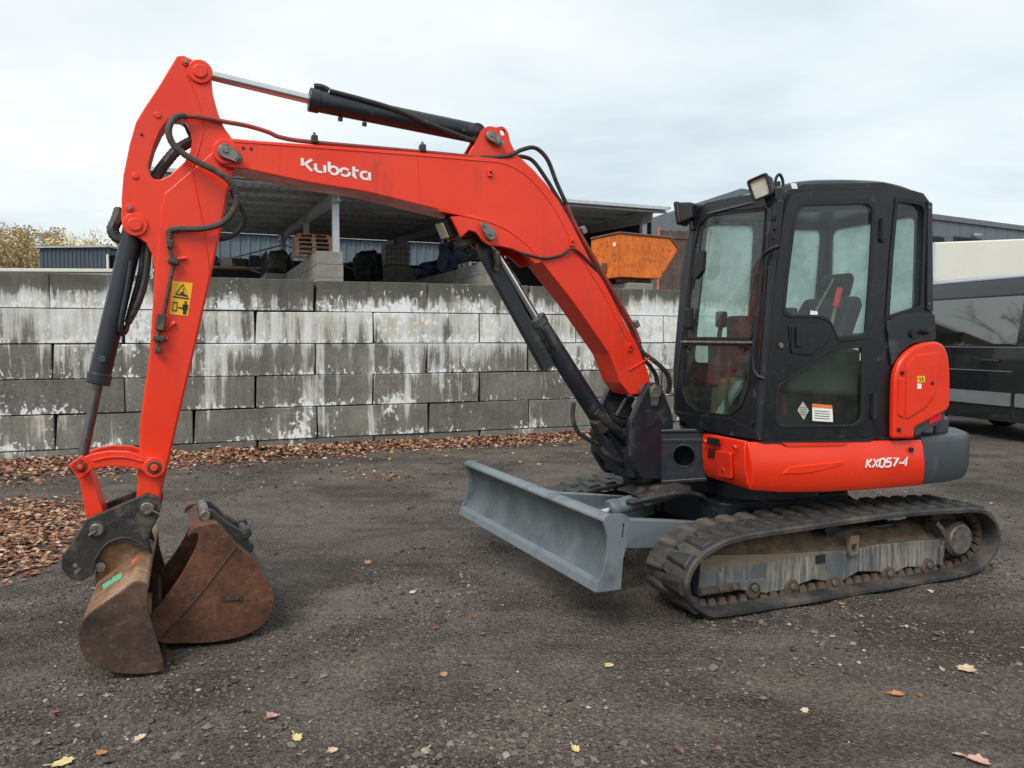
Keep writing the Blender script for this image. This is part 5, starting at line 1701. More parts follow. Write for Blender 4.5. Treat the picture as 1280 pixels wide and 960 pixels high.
# ---------------- boom
BY0, BY1 = -.03, -.27
bo = py_([(292, 173), (325, 176), (400, 181), (518, 190), (589, 196), (650, 196), (668, 213), (684, 231), (698, 250), (710, 270), (723, 295), (738, 325), (757, 356), (780, 401), (798, 433), (809, 461), (813, 475), (802, 492), (788, 494), (776, 479),
          (762, 443), (717, 378), (676, 326), (668, 316), (659, 306), (649, 298), (632, 286), (613, 277.5), (583, 270), (548, 262), (459, 240), (380, 227), (306, 211), (291, 210), (276, 206), (268, 196), (268, 184), (277, 175)], BY0)
boom = MB().prism(bo, BY0, BY1).build('boom', 'red_paint', ex, 0.006)
brk = py_([(563, 271), (576, 297), (586, 288), (595, 291), (603, 301), (611, 307), (624, 308), (639, 311), (655, 318), (668, 330), (677, 329), (668, 315), (649, 297), (613, 277), (590, 269)], BY0)
for ya, yb_ in ((-.022, -.05), (-.25, -.278)):
    MB().prism(brk, ya, yb_).build('cylinder_bracket', 'red_paint', boom, .005)
tpb = py_([(583, 200), (590, 186), (598, 173), (603, 161), (612, 157), (620, 159.5), (628, 157), (635, 164), (638, 179), (650, 199)], -.06)
tpr = [(p.x, p.y) for p in rounded([(a, z, 0) for a, z in tpb], .03)]
hc = py_([(628.5, 165.5)], -.06)[0]
hl = [[(hc[0] + .019 * math.cos(k * math.pi / 8), hc[1] + .019 * math.sin(k * math.pi / 8)) for k in range(16)]]
for ya, yb_ in ((-.06, -.088), (-.212, -.24)):
    MB().prism(tpr, ya, yb_, hl).build('top_lug', 'red_paint', boom, .004)
# weld seams, doubling plate lines
def seam(pts, y, r=.0045, par=None, mat='red_paint', nm='weld_seam'):
    return MB().path([pt(a, b, y) for a, b in pts], r, n=6).build(nm, mat, par, smooth=True)
seam([(548, 263), (583, 270.5), (613, 278), (632, 286.5), (649, 298), (668, 316), (676, 327)], BY0 + .006, .006, boom)
seam([(292, 177), (400, 185), (518, 194), (589, 200), (628, 204), (655, 217), (676, 238), (694, 262), (712, 296), (730, 328), (752, 363), (776, 409), (792, 438)], BY0 + .001, .0035, boom)
seam([(786, 463), (812, 447)], BY0 + .003, .005, boom)
seam([(522, 192), (524, 254)], BY0 + .0008, .0012, boom)
seam([(350, 178), (349, 218)], BY0 + .0008, .0016, boom)
for q in ((304, 185), (314, 186)):
    p = pt(*q, BY0); MB().tube((p.x, BY0, p.z), (p.x, BY0 + .003, p.z), .009, n=12).build('plug', 'coupler_black', boom)
for q in ((612, 216), (786, 434), (714, 303)):
    p = pt(*q, BY0); MB().box((p.x, BY0 + .008, p.z), (.028, .016, .05)).build('clip_lug', 'red_paint', boom, .004)
    MB().tube((p.x, BY0 + .015, p.z), (p.x, BY0 + .019, p.z), .008, n=10).build('hole', 'black_print', boom)
# pins with keeper plates
def pin_keeper(parent, c, d, y, r=.038, long_=True):
    p, q = pt(*c, y), pt(*d, y)
    MB().tube((p.x, y - .02, p.z), (p.x, y + .022, p.z), r, n=24).build('pin', 'steel', parent, .004, True)
    u = (q - p); u.normalize(); n_ = Vector((-u.z, 0, u.x))
    P = []
    for c_, s_, rr in ((p, -1, r * .95), (q, 1, r * .62)):
        for k in range(9):
            t_ = -math.pi / 2 + math.pi * k / 8
            P.append(c_ + u * (s_ * math.cos(t_) * rr) + n_ * (s_ * math.sin(t_) * rr))
    MB().slab([(v.x, y + .022, v.z) for v in P], (0, .012, 0)).build('keeper_plate', 'steel', parent, .003)
    for c_ in (p, q):
        MB().tube((c_.x, y + .034, c_.z), (c_.x, y + .046, c_.z), .012, n=6).build('bolt', 'steel', parent)
p = pt(282, 190, BY0)
MB().tube((p.x, BY0, p.z), (p.x, BY0 + .010, p.z), .066, n=30).build('pin_boss', 'red_paint', boom, .004, True)
pin_keeper(boom, (282, 190), (297, 199), BY0 + .008, .040)
pin_keeper(boom, (612, 293.5), (603, 283), -.02, .036)
pin_keeper(boom, (613, 171), (624, 180), -.058, .032)

# lettering, built as flat strokes on the boom side
def strokes(name, paths, w_, org, ux, uz, out, mat, parent):
    """paths of (x, y) in letter units laid on the plane org + x*ux + y*uz"""
    mb = MB()
    for path in paths:
        n = len(path)
        L, R__ = [], []
        for i in range(n):
            a = Vector(path[max(i - 1, 0)]); b = Vector(path[min(i + 1, n - 1)])
            d = (b - a).normalized(); nn = Vector((-d.y, d.x))
            k = 1.0
            if 0 < i < n - 1:
                d1 = (Vector(path[i]) - a).normalized()
                k = 1 / max(.5, nn.dot(Vector((-d1.y, d1.x))))
            c_ = Vector(path[i])
            L.append(c_ + nn * w_ / 2 * k); R__.append(c_ - nn * w_ / 2 * k)
        base = len(mb.v)
        for p in L + R__:
            mb.v.append(tuple(org + ux * p.x + uz * p.y + out))
        for i in range(n - 1):
            mb.f.append((base + i, base + i + 1, base + n + i + 1, base + n + i))
    me = mb.build(name, mat, parent, fix=False)
    so = me.modifiers.new('solid', 'SOLIDIFY'); so.thickness = .0012
    return me
def arc(cx, cy, rx, ry, a0, a1, n=14):
    return [(cx + rx * math.cos(R(a0 + (a1 - a0) * i / n)), cy + ry * math.sin(R(a0 + (a1 - a0) * i / n))) for i in range(n + 1)]
W_ = .25
KU = [
    [(.13, 1.40), (.13, .52)], [(.92, 1.42), (.36, .78), (.92, .05)],
    [(1.22, 1.0), (1.22, .45)] + arc(1.58, .45, .36, .34, 180, 300, 8), [(1.98, 1.0), (1.98, .12)],
    [(2.36, 1.45), (2.36, .30)], arc(2.74, .55, .36, .43, 150, -140, 16),
    arc(3.68, .55, .38, .43, 195, 40, 12), arc(3.68, .55, .38, .43, 15, -140, 12),
    [(4.44, 1.38), (4.44, .38)] + arc(4.68, .38, .24, .26, 180, 270, 6), [(4.32, .98), (4.86, .98)],
    arc(5.42, .55, .36, .43, 30, 330, 18)[2:], [(5.80, 1.0), (5.80, .06)],
]
k0, k1 = pt(376, 212.5, BY0), pt(464, 226.5, BY0)
ux = (k1 - k0) / 5.95
uz = Vector((0, 0, 1)) * ((pt(376, 197, BY0).z - k0.z) / 1.42)
strokes('lettering', KU, W_, k0, ux, uz, Vector((0, .0018, 0)), 'white_print', boom)
# model number on the skirt: straight stroked figures, slanted
FIG = {'K': [[(0, 0), (0, 1)], [(.62, 1), (.14, .5), (.66, 0)]], 'X': [[(0, 0), (.70, 1)], [(.02, 1), (.66, 0)]], '0': [[(.12, 0), (0, .14), (0, .86), (.12, 1), (.55, 1), (.66, .86), (.66, .14), (.55, 0), (.12, 0)]],
       '5': [[(.66, 1), (.04, 1), (.02, .58), (.54, .60), (.66, .48), (.66, .12), (.54, 0), (0, 0)]], '7': [[(0, 1), (.66, 1), (.24, 0)]], '-': [[(.02, .42), (.34, .42)]], '4': [[(.50, 0), (.50, 1), (0, .30), (.68, .30)]]}
paths, xo = [], 0.0
for ch in 'KX057-4':
    for pth in FIG[ch]:
        paths.append([(xo + x + .18 * y, y) for x, y in pth])
    xo += .50 if ch == '-' else .90
m0, m1 = S(1081.5, 584.3, .0272), S(1134.5, 582, .0272)
strokes('model_lettering', paths, .22, m0, (m1 - m0) / xo, Vector((0, 0, 1)) * ((S(1082, 574, .0272).z - m0.z) / 1.0), SN * .0045, 'white_print', sk1)

# ---------------- boom work light and bracket under the boom
bl_e = empty('boom_light', pt(558, 286, -.13)); bl_e.parent = ex
bl_e.rotation_euler = (0, R(28), R(14))
MB().box((-.02, 0, 0), (.10, .11, .12)).build('housing', 'rubber_seal', bl_e, .012)
MB().box((.034, 0, 0), (.012, .085, .095)).build('lens', 'lens_dirty', bl_e, .004)
MB().box((-.09, 0, -.075), (.16, .10, .05), Matrix.Rotation(R(-20), 3, 'Y')).build('rusty_bracket', 'pipe_red', bl_e, .01)
MB().box((-.10, 0, -.13), (.12, .13, .04), Matrix.Rotation(R(-10), 3, 'Y')).build('lower_bracket', 'coupler_black', bl_e, .01)

# ---------------- hydraulic cylinders
def cyl(name, pA, pB, pS, r_bar, r_rod, mat='dark_paint', rodmat='chrome'):
    """pA rod eye, pB barrel eye, pS where the rod enters the barrel"""
    e_ = empty(name); e_.parent = ex
    d = (pB - pA).normalized()
    MB().tube(pA, pS + d * .05, r_rod, n=24).build('rod', rodmat, e_, 0, True)
    MB().tube(pS, pB, r_bar, n=32).build('barrel', mat, e_, .006, True)
    MB().tube(pS - d * .005, pS + d * .055, r_bar * 1.10, n=32).build('gland', mat, e_, .006, True)
    MB().tube(pA + Vector((0, .055, 0)), pA - Vector((0, .055, 0)), r_rod * 1.75, n=24).build('rod_eye', mat, e_, .005, True)
    MB().tube(pB + Vector((0, .05, 0)), pB - Vector((0, .05, 0)), r_bar * .9, n=24).build('barrel_eye', mat, e_, .005, True)
    return e_, d
# arm cylinder
aA, aB, aS = pt(250, 91, YB), pt(613, 171, YB), pt(387, 124.5, YB)
ac, d = cyl('arm_cylinder', aA, aB + (aA - aB).normalized() * .10, aS, .060, .026)
MB().tube(aB + (aA - aB).normalized() * .12, aB, .045, n=20).build('barrel_end', 'dark_paint', ac, .005, True)
sl_ = MB(); up = Vector((-d.z, 0, d.x)); up = up if up.z > 0 else -up
sl_.path([aS + d * .02 + up * .075, aS + d * .06 + up * .08, aS + d * .10 + up * .07], .022).build('port', 'rubber_seal', ac, smooth=True)
MB().path([aS + d * .10 + up * .06 + Vector((0, .04, 0)), aS + d * .45 + up * .035 + Vector((0, .06, 0)), aS + d * .75 - up * .02 + Vector((0, .066, 0)), aS + d * 1.0 - up * .05 + Vector((0, .05, 0))], .015).build('supply_hose', 'hose_rubber', ac, smooth=True)
for k in (.18, .32, .9):
    p_ = aS + d * k - up * (.062 if k < .8 else .0) + Vector((0, .062 if k > .8 else 0, 0))
    MB().tube(p_, p_ + (-up * .02 if k < .8 else Vector((0, .012, 0))), .014, n=8).build('stud', 'coupler_black', ac)
# bucket cylinder
bA, bB, bS = pt(101, 583, YB), pt(168, 284, YB), pt(122.5, 479, YB)
bc_, d = cyl('bucket_cylinder', bA, bB, bS, .054, .025, 'dark_paint', 'rod_shaded')
sd_ = Vector((0, 1, 0)); fw = d.cross(sd_)
fw = fw if fw.x < 0 else -fw                       # towards the machine
MB().path([bS + d * .66 + fw * .03 + sd_ * .05, bS + d * .5 + fw * .04 + sd_ * .052, bS + d * .32 + fw * .045 + sd_ * .05, bS + d * .28 + fw * .06 + sd_ * .035, bS + d * .30 + fw * .075 + sd_ * .01, bS + d * .36 + fw * .075], .013).build('port_pipe', 'dark_paint', bc_, smooth=True)
p_ = bS + d * .13 + sd_ * .054
MB().tube(p_, p_ + sd_ * .014, .018, n=12).build('plug', 'counterweight_grey', bc_, .003)
for k, (a0, rr) in enumerate((((.080, .0), .018), ((.105, .03), .018), ((.08, -.04), .016))):
    MB().path([bS + d * .34 + fw * .075 + sd_ * (a0[1] * .5), bS + d * .46 + fw * a0[0] + sd_ * a0[1], bS + d * .62 + fw * (a0[0] + .005) + sd_ * a0[1], bS + d * .82 + fw * (a0[0] - .02) + sd_ * a0[1]], rr, ribs=.06).build('sleeved_hose', 'hose_rubber', bc_, smooth=True)
# boom cylinder with its long guard plate
oA, oB, oS = pt(604, 289, YB), pt(774, 562, YB), pt(669, 398, YB)
oc, d = cyl('boom_cylinder', oA, oB, oS, .062, .032)
up = Vector((-d.z, 0, d.x)); up = up if up.x > 0 else -up      # forward side
gd = [pt(594, 294, YB + .03), pt(604, 297, YB + .03), pt(615, 309, YB + .03), pt(694.5, 456, YB + .03), pt(681, 465, YB + .03), pt(603, 322, YB + .03)]
g_ = MB().slab(gd, (0, -.06, 0)).build('rod_guard', 'dark_paint', oc, .006)
MB().tube(pt(619, 313, YB + .08), pt(622, 318, YB + .08), .020, n=12).build('grease_nipple', 'steel', oc, .004)
MB().path([pt(621, 318, YB + .085), pt(623, 327, YB + .08), pt(622, 337, YB + .06)], .022).build('rusty_stay', 'link_rust', oc, smooth=True)
MB().path([pt(677, 408, YB + .07), pt(681, 414, YB + .08), pt(686, 424, YB + .075), pt(692, 434, YB + .07)], .014).build('port', 'hose_rubber', oc, smooth=True)
MB().box(pt(752, 530, YB + .05), (.12, .10, .10), Matrix.Rotation(R(30), 3, 'Y')).build('valve_block', 'coupler_black', oc, .012)
MB().path([pt(746, 515, YB + .09), pt(764, 532, YB + .10), pt(782, 548, YB + .08)], .030).build('elbow_hose', 'hose_rubber', oc, smooth=True)
MB().path([pt(717, 503, YB), pt(716, 522, YB), pt(722, 539, YB), pt(735, 549, YB), pt(748, 555, YB)], .016).build('loop_hose', 'hose_rubber', oc, smooth=True)
for k in range(4):
    MB().path([pt(770 + k * 4, 520 + k, YB + .10 - k * .03), pt(777 + k * 3, 508, YB + .08 - k * .03), pt(783 + k * 3, 498, YB + .05 - k * .03)], .014, ribs=.05).build('foot_hose', 'hose_rubber', oc, smooth=True)
MB().prism(py_([(744, 540), (756, 548), (776, 585), (792, 598), (776, 596), (752, 566)], YB), YB - .10, YB + .10).build('lower_bracket', 'dark_paint', oc, .012)
MB().path([pt(752, 560, YB + .1), pt(764, 572, YB + .12), pt(780, 580, YB + .1), pt(790, 590, YB + .05)], .018).build('lower_hose', 'hose_rubber', oc, smooth=True)

# ---------------- hoses and pipes on the boom
def hose(name, pts, y, r, mat='hose_old', ribs=0.0, par=None, n=8):
    P = [pt(q[0], q[1], q[2] if len(q) > 2 else y) for q in pts]
    return MB().path(P, r, n=n, ribs=ribs).build(name, mat, par or ex, smooth=True)
YH = -.01
hose('sleeved_hose', [(212, 297, -.045), (213, 289, -.04), (222, 286, -.03), (250, 286, -.02), (275, 280, .0), (290, 267, .01), (296, 250, .02), (290, 230, .03), (272, 215, .03), (250, 204, .02), (232, 194, .01), (217, 181, .0), (211, 167, .0), (213, 154, .0), (221, 146, -.02), (233, 145, -.03)], YH, .017, 'hose_old', .07)
hose('boom_pipe', [(232, 145, -.03), (252, 147, -.04), (280, 152, -.05), (310, 157.5, -.05), (335, 165, -.05), (352, 172, -.05), (393, 178, -.05), (528, 190, -.05), (600, 197, -.045), (620, 198, -.04)], YH, .0125, 'pipe_red')
hose('sleeved_hose', [(274, 299, -.15), (290, 295, -.14), (302, 284, -.12), (306, 272, -.10), (302, 260, -.08), (294, 248, -.05), (288, 236, -.03)], YH, .014, 'hose_rubber')
hose('sleeved_hose', [(190, 232, -.13), (198, 216, -.13), (210, 200, -.13), (222, 187, -.14), (239, 177, -.15), (255, 172, -.16)], YH, .028, 'hose_rubber', .05)
hose('sleeved_hose', [(243, 178, -.17), (236, 165, -.17), (230, 152, -.17), (220, 147, -.16), (212, 156, -.16)], YH, .012, 'hose_rubber')
hose('sleeved_hose', [(150, 262, -.22), (146, 275, -.20), (141, 287, -.19), (148, 298, -.18), (165, 300, -.17)], YH, .030, 'hose_rubber', .05)
hose('boom_hose', [(600, 197, -.045), (622, 197, -.04), (638, 194, -.03), (653, 187, -.03), (669, 185, -.04), (684, 199, -.05), (696, 229, -.06), (709, 257, -.06)], YH, .0135, 'hose_rubber')
hose('boom_hose', [(640, 196, -.10), (654, 196, -.09), (667, 202, -.09), (683, 224, -.09), (694, 242, -.08), (708, 264, -.07)], YH, .0135, 'hose_rubber')
hose('back_pipe', [(708, 256, -.06), (716, 274, -.06), (725, 292, -.06), (755, 344, -.06), (791, 407, -.06), (800, 430, -.06)], YH, .013, 'pipe_red')
hose('back_pipe', [(703, 254, -.10), (712, 275, -.10), (722, 294, -.10), (752, 347, -.10), (788, 411, -.10), (797, 432, -.10)], YH, .013, 'pipe_red')
hose('foot_loop_hose', [(798, 428, -.06), (803, 440, -.05), (820, 453, -.03), (833, 466, -.02), (837, 480, -.03), (834, 492, -.05)], YH, .016, 'hose_rubber')
hose('foot_loop_hose', [(796, 432, -.10), (801, 445, -.10), (812, 457, -.10), (820, 470, -.10), (822, 486, -.12)], YH, .016, 'hose_rubber')
hose('boom_cable', [(642, 311, -.05), (655, 317, -.02), (670, 321, -.018), (684, 323, -.018), (702, 318.5, -.018), (716, 311, -.012), (733, 324, -.018), (751, 345, -.04)], YH, .0085, 'hose_rubber')
for q in ((393, 176), (528, 187)):
    p = pt(*q, -.05); MB().box((p.x, -.05, p.z + .006), (.035, .05, .045)).build('pipe_clamp', 'coupler_black', ex, .006)
    MB().tube((p.x, -.05, p.z + .02), (p.x, -.05, p.z + .045), .008, n=6).build('clamp_bolt', 'steel', ex)
for q in ((729, 288), (795, 405)):
    p = pt(*q, -.06); MB().box((p.x, -.08, p.z), (.05, .08, .035), Matrix.Rotation(R(-60), 3, 'Y')).build('pipe_clamp', 'steel', ex, .006)

# ---------------- arm
AY0, AY1 = -.065, -.235
arm_o = py_([(221, 70), (230, 69.5), (252, 80), (262, 89), (264.5, 98), (266, 117), (272, 140), (280, 159), (290, 173), (297, 185), (297, 205), (290, 220), (274, 300), (245, 430), (224, 520), (203, 612), (200, 628), (192, 638), (180, 640), (170, 630), (171, 612), (176, 520), (187, 440), (192, 365), (193, 340), (190, 318), (183, 304), (173, 297), (161, 292), (154, 285), (151.5, 275), (152, 247), (154, 220), (162, 180), (170, 152), (180, 135), (200, 105)], AY0)
hole_ = [(210, 150), (217, 145), (225, 146), (232, 151), (238, 162), (240, 175), (238, 188), (231, 202), (212, 219), (201, 224), (193, 224), (187, 218), (185, 208), (192, 182), (201, 162)]
hl = py_(hole_, AY0)
arm = MB().prism(arm_o, AY0, AY1, [hl]).build('arm', 'red_paint', ex, 0.005)
sp = py_([(268, 189), (206, 242), (201, 262), (199, 300), (196, 325), (195, 345), (194, 365), (189, 440), (178, 520), (173, 612), (174, 626), (198, 626), (201, 612), (222, 520), (243, 430), (272, 300), (287, 222), (284, 208)], AY0)
MB().prism(sp, AY0 - .002, AY0 + .009).build('side_plate', 'red_paint', arm, .004)
seam([(233, 94), (241, 110), (248, 130), (252, 148), (253, 165), (247, 190), (240, 213)], AY0 + .001, .0045, arm)
seam([(240, 215), (247, 250), (254, 285), (259, 318), (261, 335)], AY0 + .010, .0045, arm)
for q, r_ in (((250, 90), .062), ((169, 281), .060)):
    p = pt(*q, AY0)
    MB().tube((p.x, AY0, p.z), (p.x, AY0 + .012, p.z), r_, n=32).build('pin_boss', 'red_paint', arm, .005, True)
    MB().tube((p.x, AY0 + .012, p.z), (p.x, AY0 + .022, p.z), r_ * .58, n=28).build('pin_cap', 'red_paint', arm, .005, True)
for q in ((232, 78), (162, 260)):
    p = pt(*q, AY0)
    MB().tube((p.x, AY0, p.z), (p.x, AY0 + .010, p.z), .020, n=16).build('bolt_boss', 'red_paint', arm, .003, True)
    MB().tube((p.x, AY0 + .010, p.z), (p.x, AY0 + .020, p.z), .010, n=6).build('bolt', 'steel', arm)
for q in ((197, 144), (169, 220), (177, 168)):
    p = pt(*q, AY0)
    MB().tube((p.x, AY0, p.z), (p.x, AY0 + .008, p.z), .016 if q[0] != 177 else .007, n=14).build('boss', 'red_paint' if q[0] != 177 else 'black_print', arm, .003)
# auxiliary pipe with valve
ap_ = hose('auxiliary_pipe', [(212, 296), (211, 304), (214, 320), (217, 328), (213, 350), (209, 372), (205, 392), (200, 408), (197.5, 422), (197, 440)], AY0 + .035, .010, 'hose_old')
for q, (sx_, sz_) in (((217, 327), (.055, .028)), ((201, 403), (.045, .085)), ((199, 423), (.060, .030)), ((213, 305), (.028, .045)), ((197, 438), (.030, .03))):
    p = pt(*q, AY0 + .035); MB().box((p.x, AY0 + .035, p.z), (sx_, .04, sz_), Matrix.Rotation(R(-10), 3, 'Y')).build('fitting', 'hose_old', ap_, .006)
for a_, b_ in (((222, 324), (233, 323)), ((206, 414), (219, 403)), ((203, 423), (210, 424))):
    u, v_ = pt(*a_, AY0), pt(*b_, AY0)
    MB().tube((u.x, AY0 + .018, u.z), (v_.x, AY0 + .018, v_.z), .011, n=8).build('pipe_stay', 'red_paint', ap_)
# warning sticker with pictograms
st_ = MB().slab([pt(*q, AY0 + .0095) for q in ((216, 351), (241, 354), (235, 395), (212, 392.5))], (0, .0015, 0)).build('warning_sticker', 'yellow_sticker', arm)
s00, s10, s01 = pt(212, 392.5, AY0 + .0112), pt(235, 395, AY0 + .0112), pt(216, 351, AY0 + .0112)
sux, suz = (s10 - s00), (s01 - s00)
strokes('pictogram', [[(.22, .62), (.56, .93), (.88, .60), (.22, .62)], [(.10, .53), (.96, .52)], [(.50, .66), (.62, .72), (.60, .82)], [(.44, .70), (.50, .66), (.70, .66)],
                      [(.13, .12), (.35, .12), (.35, .36), (.13, .36), (.13, .12)], [(.40, .22), (.66, .22)]], .035, s00, sux, suz, Vector((0, .0012, 0)), 'black_print', st_)
strokes('pictogram_person', [[(.80, .30), (.80, .18)], [(.75, .20), (.75, .04)], [(.85, .20), (.85, .04)], [(.70, .30), (.70, .17)], [(.90, .30), (.90, .17)], [(.66, .30), (.94, .30)]], .085, s00, sux, suz, Vector((0, .0014, 0)), 'black_print', st_)
strokes('pictogram_head', [[(.80, .36), (.80, .44)]], .11, s00, sux, suz, Vector((0, .0014, 0)), 'black_print', st_)

# ---------------- bucket linkage
LY0, LY1 = -.02, -.28
lk = empty('bucket_link'); lk.parent = ex
tl_ = [(101, 573), (113, 568), (135, 564), (160, 564.5), (180, 571), (193, 571), (204, 578), (206, 586), (202, 594), (193, 598), (183, 594), (176, 587), (160, 584), (135, 583), (114, 587), (106, 595), (98, 592), (91, 582)]
for ya, yb_ in ((LY0, -.055), (-.245, LY1)):
    MB().prism(py_(tl_, LY0), ya, yb_).build('side_link', 'red_paint', lk, .005)
seam([(116, 576), (137, 571.5), (160, 572), (178, 577)], LY0 + .003, .006, lk)
for q, r_ in (((193, 584), .055), ((101, 583), .040)):
    p = pt(*q, LY0)
    MB().tube((p.x, LY0, p.z), (p.x, LY0 + .014, p.z), r_, n=28).build('pin_boss', 'red_paint', lk, .005, True)
    MB().tube((p.x, LY0 + .012, p.z), (p.x, LY0 + .020, p.z), r_ * .62, n=24).build('bush', 'link_rust', lk, .004, True)
    MB().tube((p.x, LY0 + .018, p.z), (p.x, LY0 + .030, p.z), r_ * .34, n=16).build('pin', 'red_paint', lk, .004, True)
MB().prism(py_([(86, 581), (103, 568), (117, 585), (99, 600)], LY0), LY0 + .001, LY0 + .014).build('pin_block', 'red_paint', lk, .005)
dlk = py_([(98, 592), (112, 588), (130, 643), (126, 668), (116, 668), (108, 650)], -.055)
MB().prism(dlk, -.055, -.245).build('push_link', 'red_paint', lk, .006)

# ---------------- quick coupler
cp_ = empty('quick_coupler'); cp_.parent = ex
CY = -.005
co = py_([(172, 622), (184, 617), (196, 621), (202, 630), (199, 645), (190, 662), (186, 676), (191, 693), (186, 690), (170, 683), (156, 677.5), (135, 683), (121, 700), (117, 718), (103, 727), (89, 725), (76.5, 711), (77.5, 693.5), (85, 686), (98, 667), (108, 649)], CY)
for ya, yb_ in ((CY, CY - .035), (-.262, -.297)):
    MB().prism(co, ya, yb_).build('side_plate', 'coupler_black', cp_, .006)
bd = py_([(85, 690), (98, 670), (150, 650), (186, 660), (184, 676), (156, 672), (132, 678), (116, 696), (110, 716), (90, 718)], CY)
MB().prism(bd, CY - .035, -.262).build('body', 'coupler_black', cp_, .006)
seam([(118, 700), (134, 679), (156, 672), (172, 677), (186, 685)], CY + .002, .008, cp_, 'coupler_black', 'rib')
for q, r_ in (((184, 635), .033), ((121, 661.5), .033)):
    p = pt(*q, CY)
    MB().tube((p.x, -.30, p.z), (p.x, CY + .018, p.z), r_, n=26).build('pin', 'steel', cp_, .005, True)
    MB().tube((p.x, CY + .001, p.z), (p.x, CY + .008, p.z), r_ * 1.35, n=26).build('collar', 'coupler_black', cp_, .003, True)
for a_, b_ in (((190, 638), (200, 643)), ((111, 669), (120, 664))):
    MB().tube(pt(*a_, CY + .02), pt(*b_, CY + .02), .006, n=6).build('pin_bolt', 'steel', cp_)
for q in ((143, 654), (154, 646), (165, 642), (82, 700), (88, 704)):
    p = pt(*q, CY)
    MB().tube((p.x, CY, p.z), (p.x, CY + .004, p.z), .018, n=16).build('hole_ring', 'coupler_black', cp_, .002)
    MB().tube((p.x, CY + .004, p.z), (p.x, CY + .0055, p.z), .009, n=12).build('hole', 'black_print', cp_)
for q, ang in (((97, 713), 40), ((93, 706), -40)):
    p = pt(*q, CY); MB().box((p.x, CY + .002, p.z), (.035, .004, .018), Matrix.Rotation(R(ang), 3, 'Y')).build('stamped_mark', 'steel', cp_)

# ---------------- ditching bucket held by the coupler
KY0, KY1 = 0.52, -0.72
def kprof(pts, y=KY0): return py_(pts, y)
plate = kprof([(183, 731), (168, 727), (156, 736), (128, 755), (103, 776), (99, 803), (106, 824), (121, 835), (152, 842.5), (184, 846), (199, 840), (204.5, 829), (192, 786), (186, 764), (184.5, 743)])
plate = [(a, max(z, .004)) for a, z in plate]
plate_s = [(p.x, max(p.z, .004)) for p in catmull([(a, 0, z) for a, z in plate], 3, True)]
bk_ = empty('bucket'); bk_.parent = ex
MB().prism(plate_s, KY0, KY0 - .022).build('end_plate', 'bucket_brown', bk_, .005)
MB().prism(plate_s, KY1, KY1 + .022).build('end_plate', 'bucket_brown', bk_, .005)
outer = catmull([(a, 0, z) for a, z in plate[:10]], 4)
cx_ = sum(p.x for p in outer) / len(outer); cz_ = sum(p.z for p in outer) / len(outer)
inner = [Vector((p.x + (cx_ - .12 - p.x) * .05, 0, p.z + (cz_ - p.z) * .05)) for p in outer]
shell = [(p.x, p.z) for p in outer] + [(p.x, p.z) for p in reversed(inner)]
mb = MB(); mb.prism(shell, KY0 - .010, KY1 + .010)
mb.build('shell', 'bucket_worn', bk_, 0, True, angle=30)
lipc = plate[10]
pq = kprof([(176, 733)])[0]
MB().tube((pq[0], KY0 - .004, pq[1] - .015), (pq[0], KY1 + .004, pq[1] - .015), .030, n=20).build('stiffener_tube', 'bucket_worn', bk_, .004, True)
ce_ = kprof([(200, 847), (206, 842), (203, 828), (198, 832)])
ce_ = [(a, max(z, .003)) for a, z in ce_]
MB().prism(ce_, KY0 - .003, KY1 + .003).build('cutting_edge', 'bucket_brown', bk_, .003)
# hanger: hooks that the coupler grips
hp = py_([(120, 700), (134, 682), (156, 676), (178, 684), (186, 700), (182, 735), (150, 745), (118, 735)], -.05)
for ya in (-.06, -.24):
    MB().prism(hp, ya, ya - .03).build('hanger', 'bucket_worn', bk_, .006)
for q in ((126, 707), (178, 694)):
    p = pt(*q, -.05); MB().tube((p.x, -.02, p.z), (p.x, -.29, p.z), .025, n=16).build('hanger_pin', 'steel', bk_)
# sprayed marks on the shell: thin patches lying on the curved back
def on_shell(px, py):
    # meet the surveyed line with the shell back (a swept profile), by marching along the sight line
    d = EX.mi @ pixel_ray(px, py); c_ = EX.mi @ (EYE - EX.o)
    best = None
    seg = [(p.x, p.z) for p in outer]
    for (a0, z0), (a1, z1) in zip(seg, seg[1:]):
        nx_, nz_ = (z1 - z0), -(a1 - a0)
        den_ = d.x * nx_ + d.z * nz_
        if abs(den_) < 1e-9: continue
        t_ = ((a0 - c_.x) * nx_ + (z0 - c_.z) * nz_) / den_
        P = c_ + d * t_
        if min(a0, a1) - 1e-4 <= P.x <= max(a0, a1) + 1e-4 and min(z0, z1) - 1e-4 <= P.z <= max(z0, z1) + 1e-4 and (best is None or t_ < best[0]):
            best = (t_, P - d.normalized() * .003)
    return best[1] if best else None
for mt, quads in (('green_spray', [[(128, 731), (139, 724), (140, 729), (129, 737)], [(140, 722), (152, 715), (152, 722), (141, 728)], [(133, 729), (150, 719), (150, 723), (134, 733)]]), ('pink_spray', [[(164, 700), (173, 696), (174, 702), (165, 706)]])):
    for qd in quads:
        P = [on_shell(*q) for q in qd]
        if all(P):
            MB().add(P, [(0, 1, 2, 3)]).build('spray_mark', mt, bk_, fix=False)

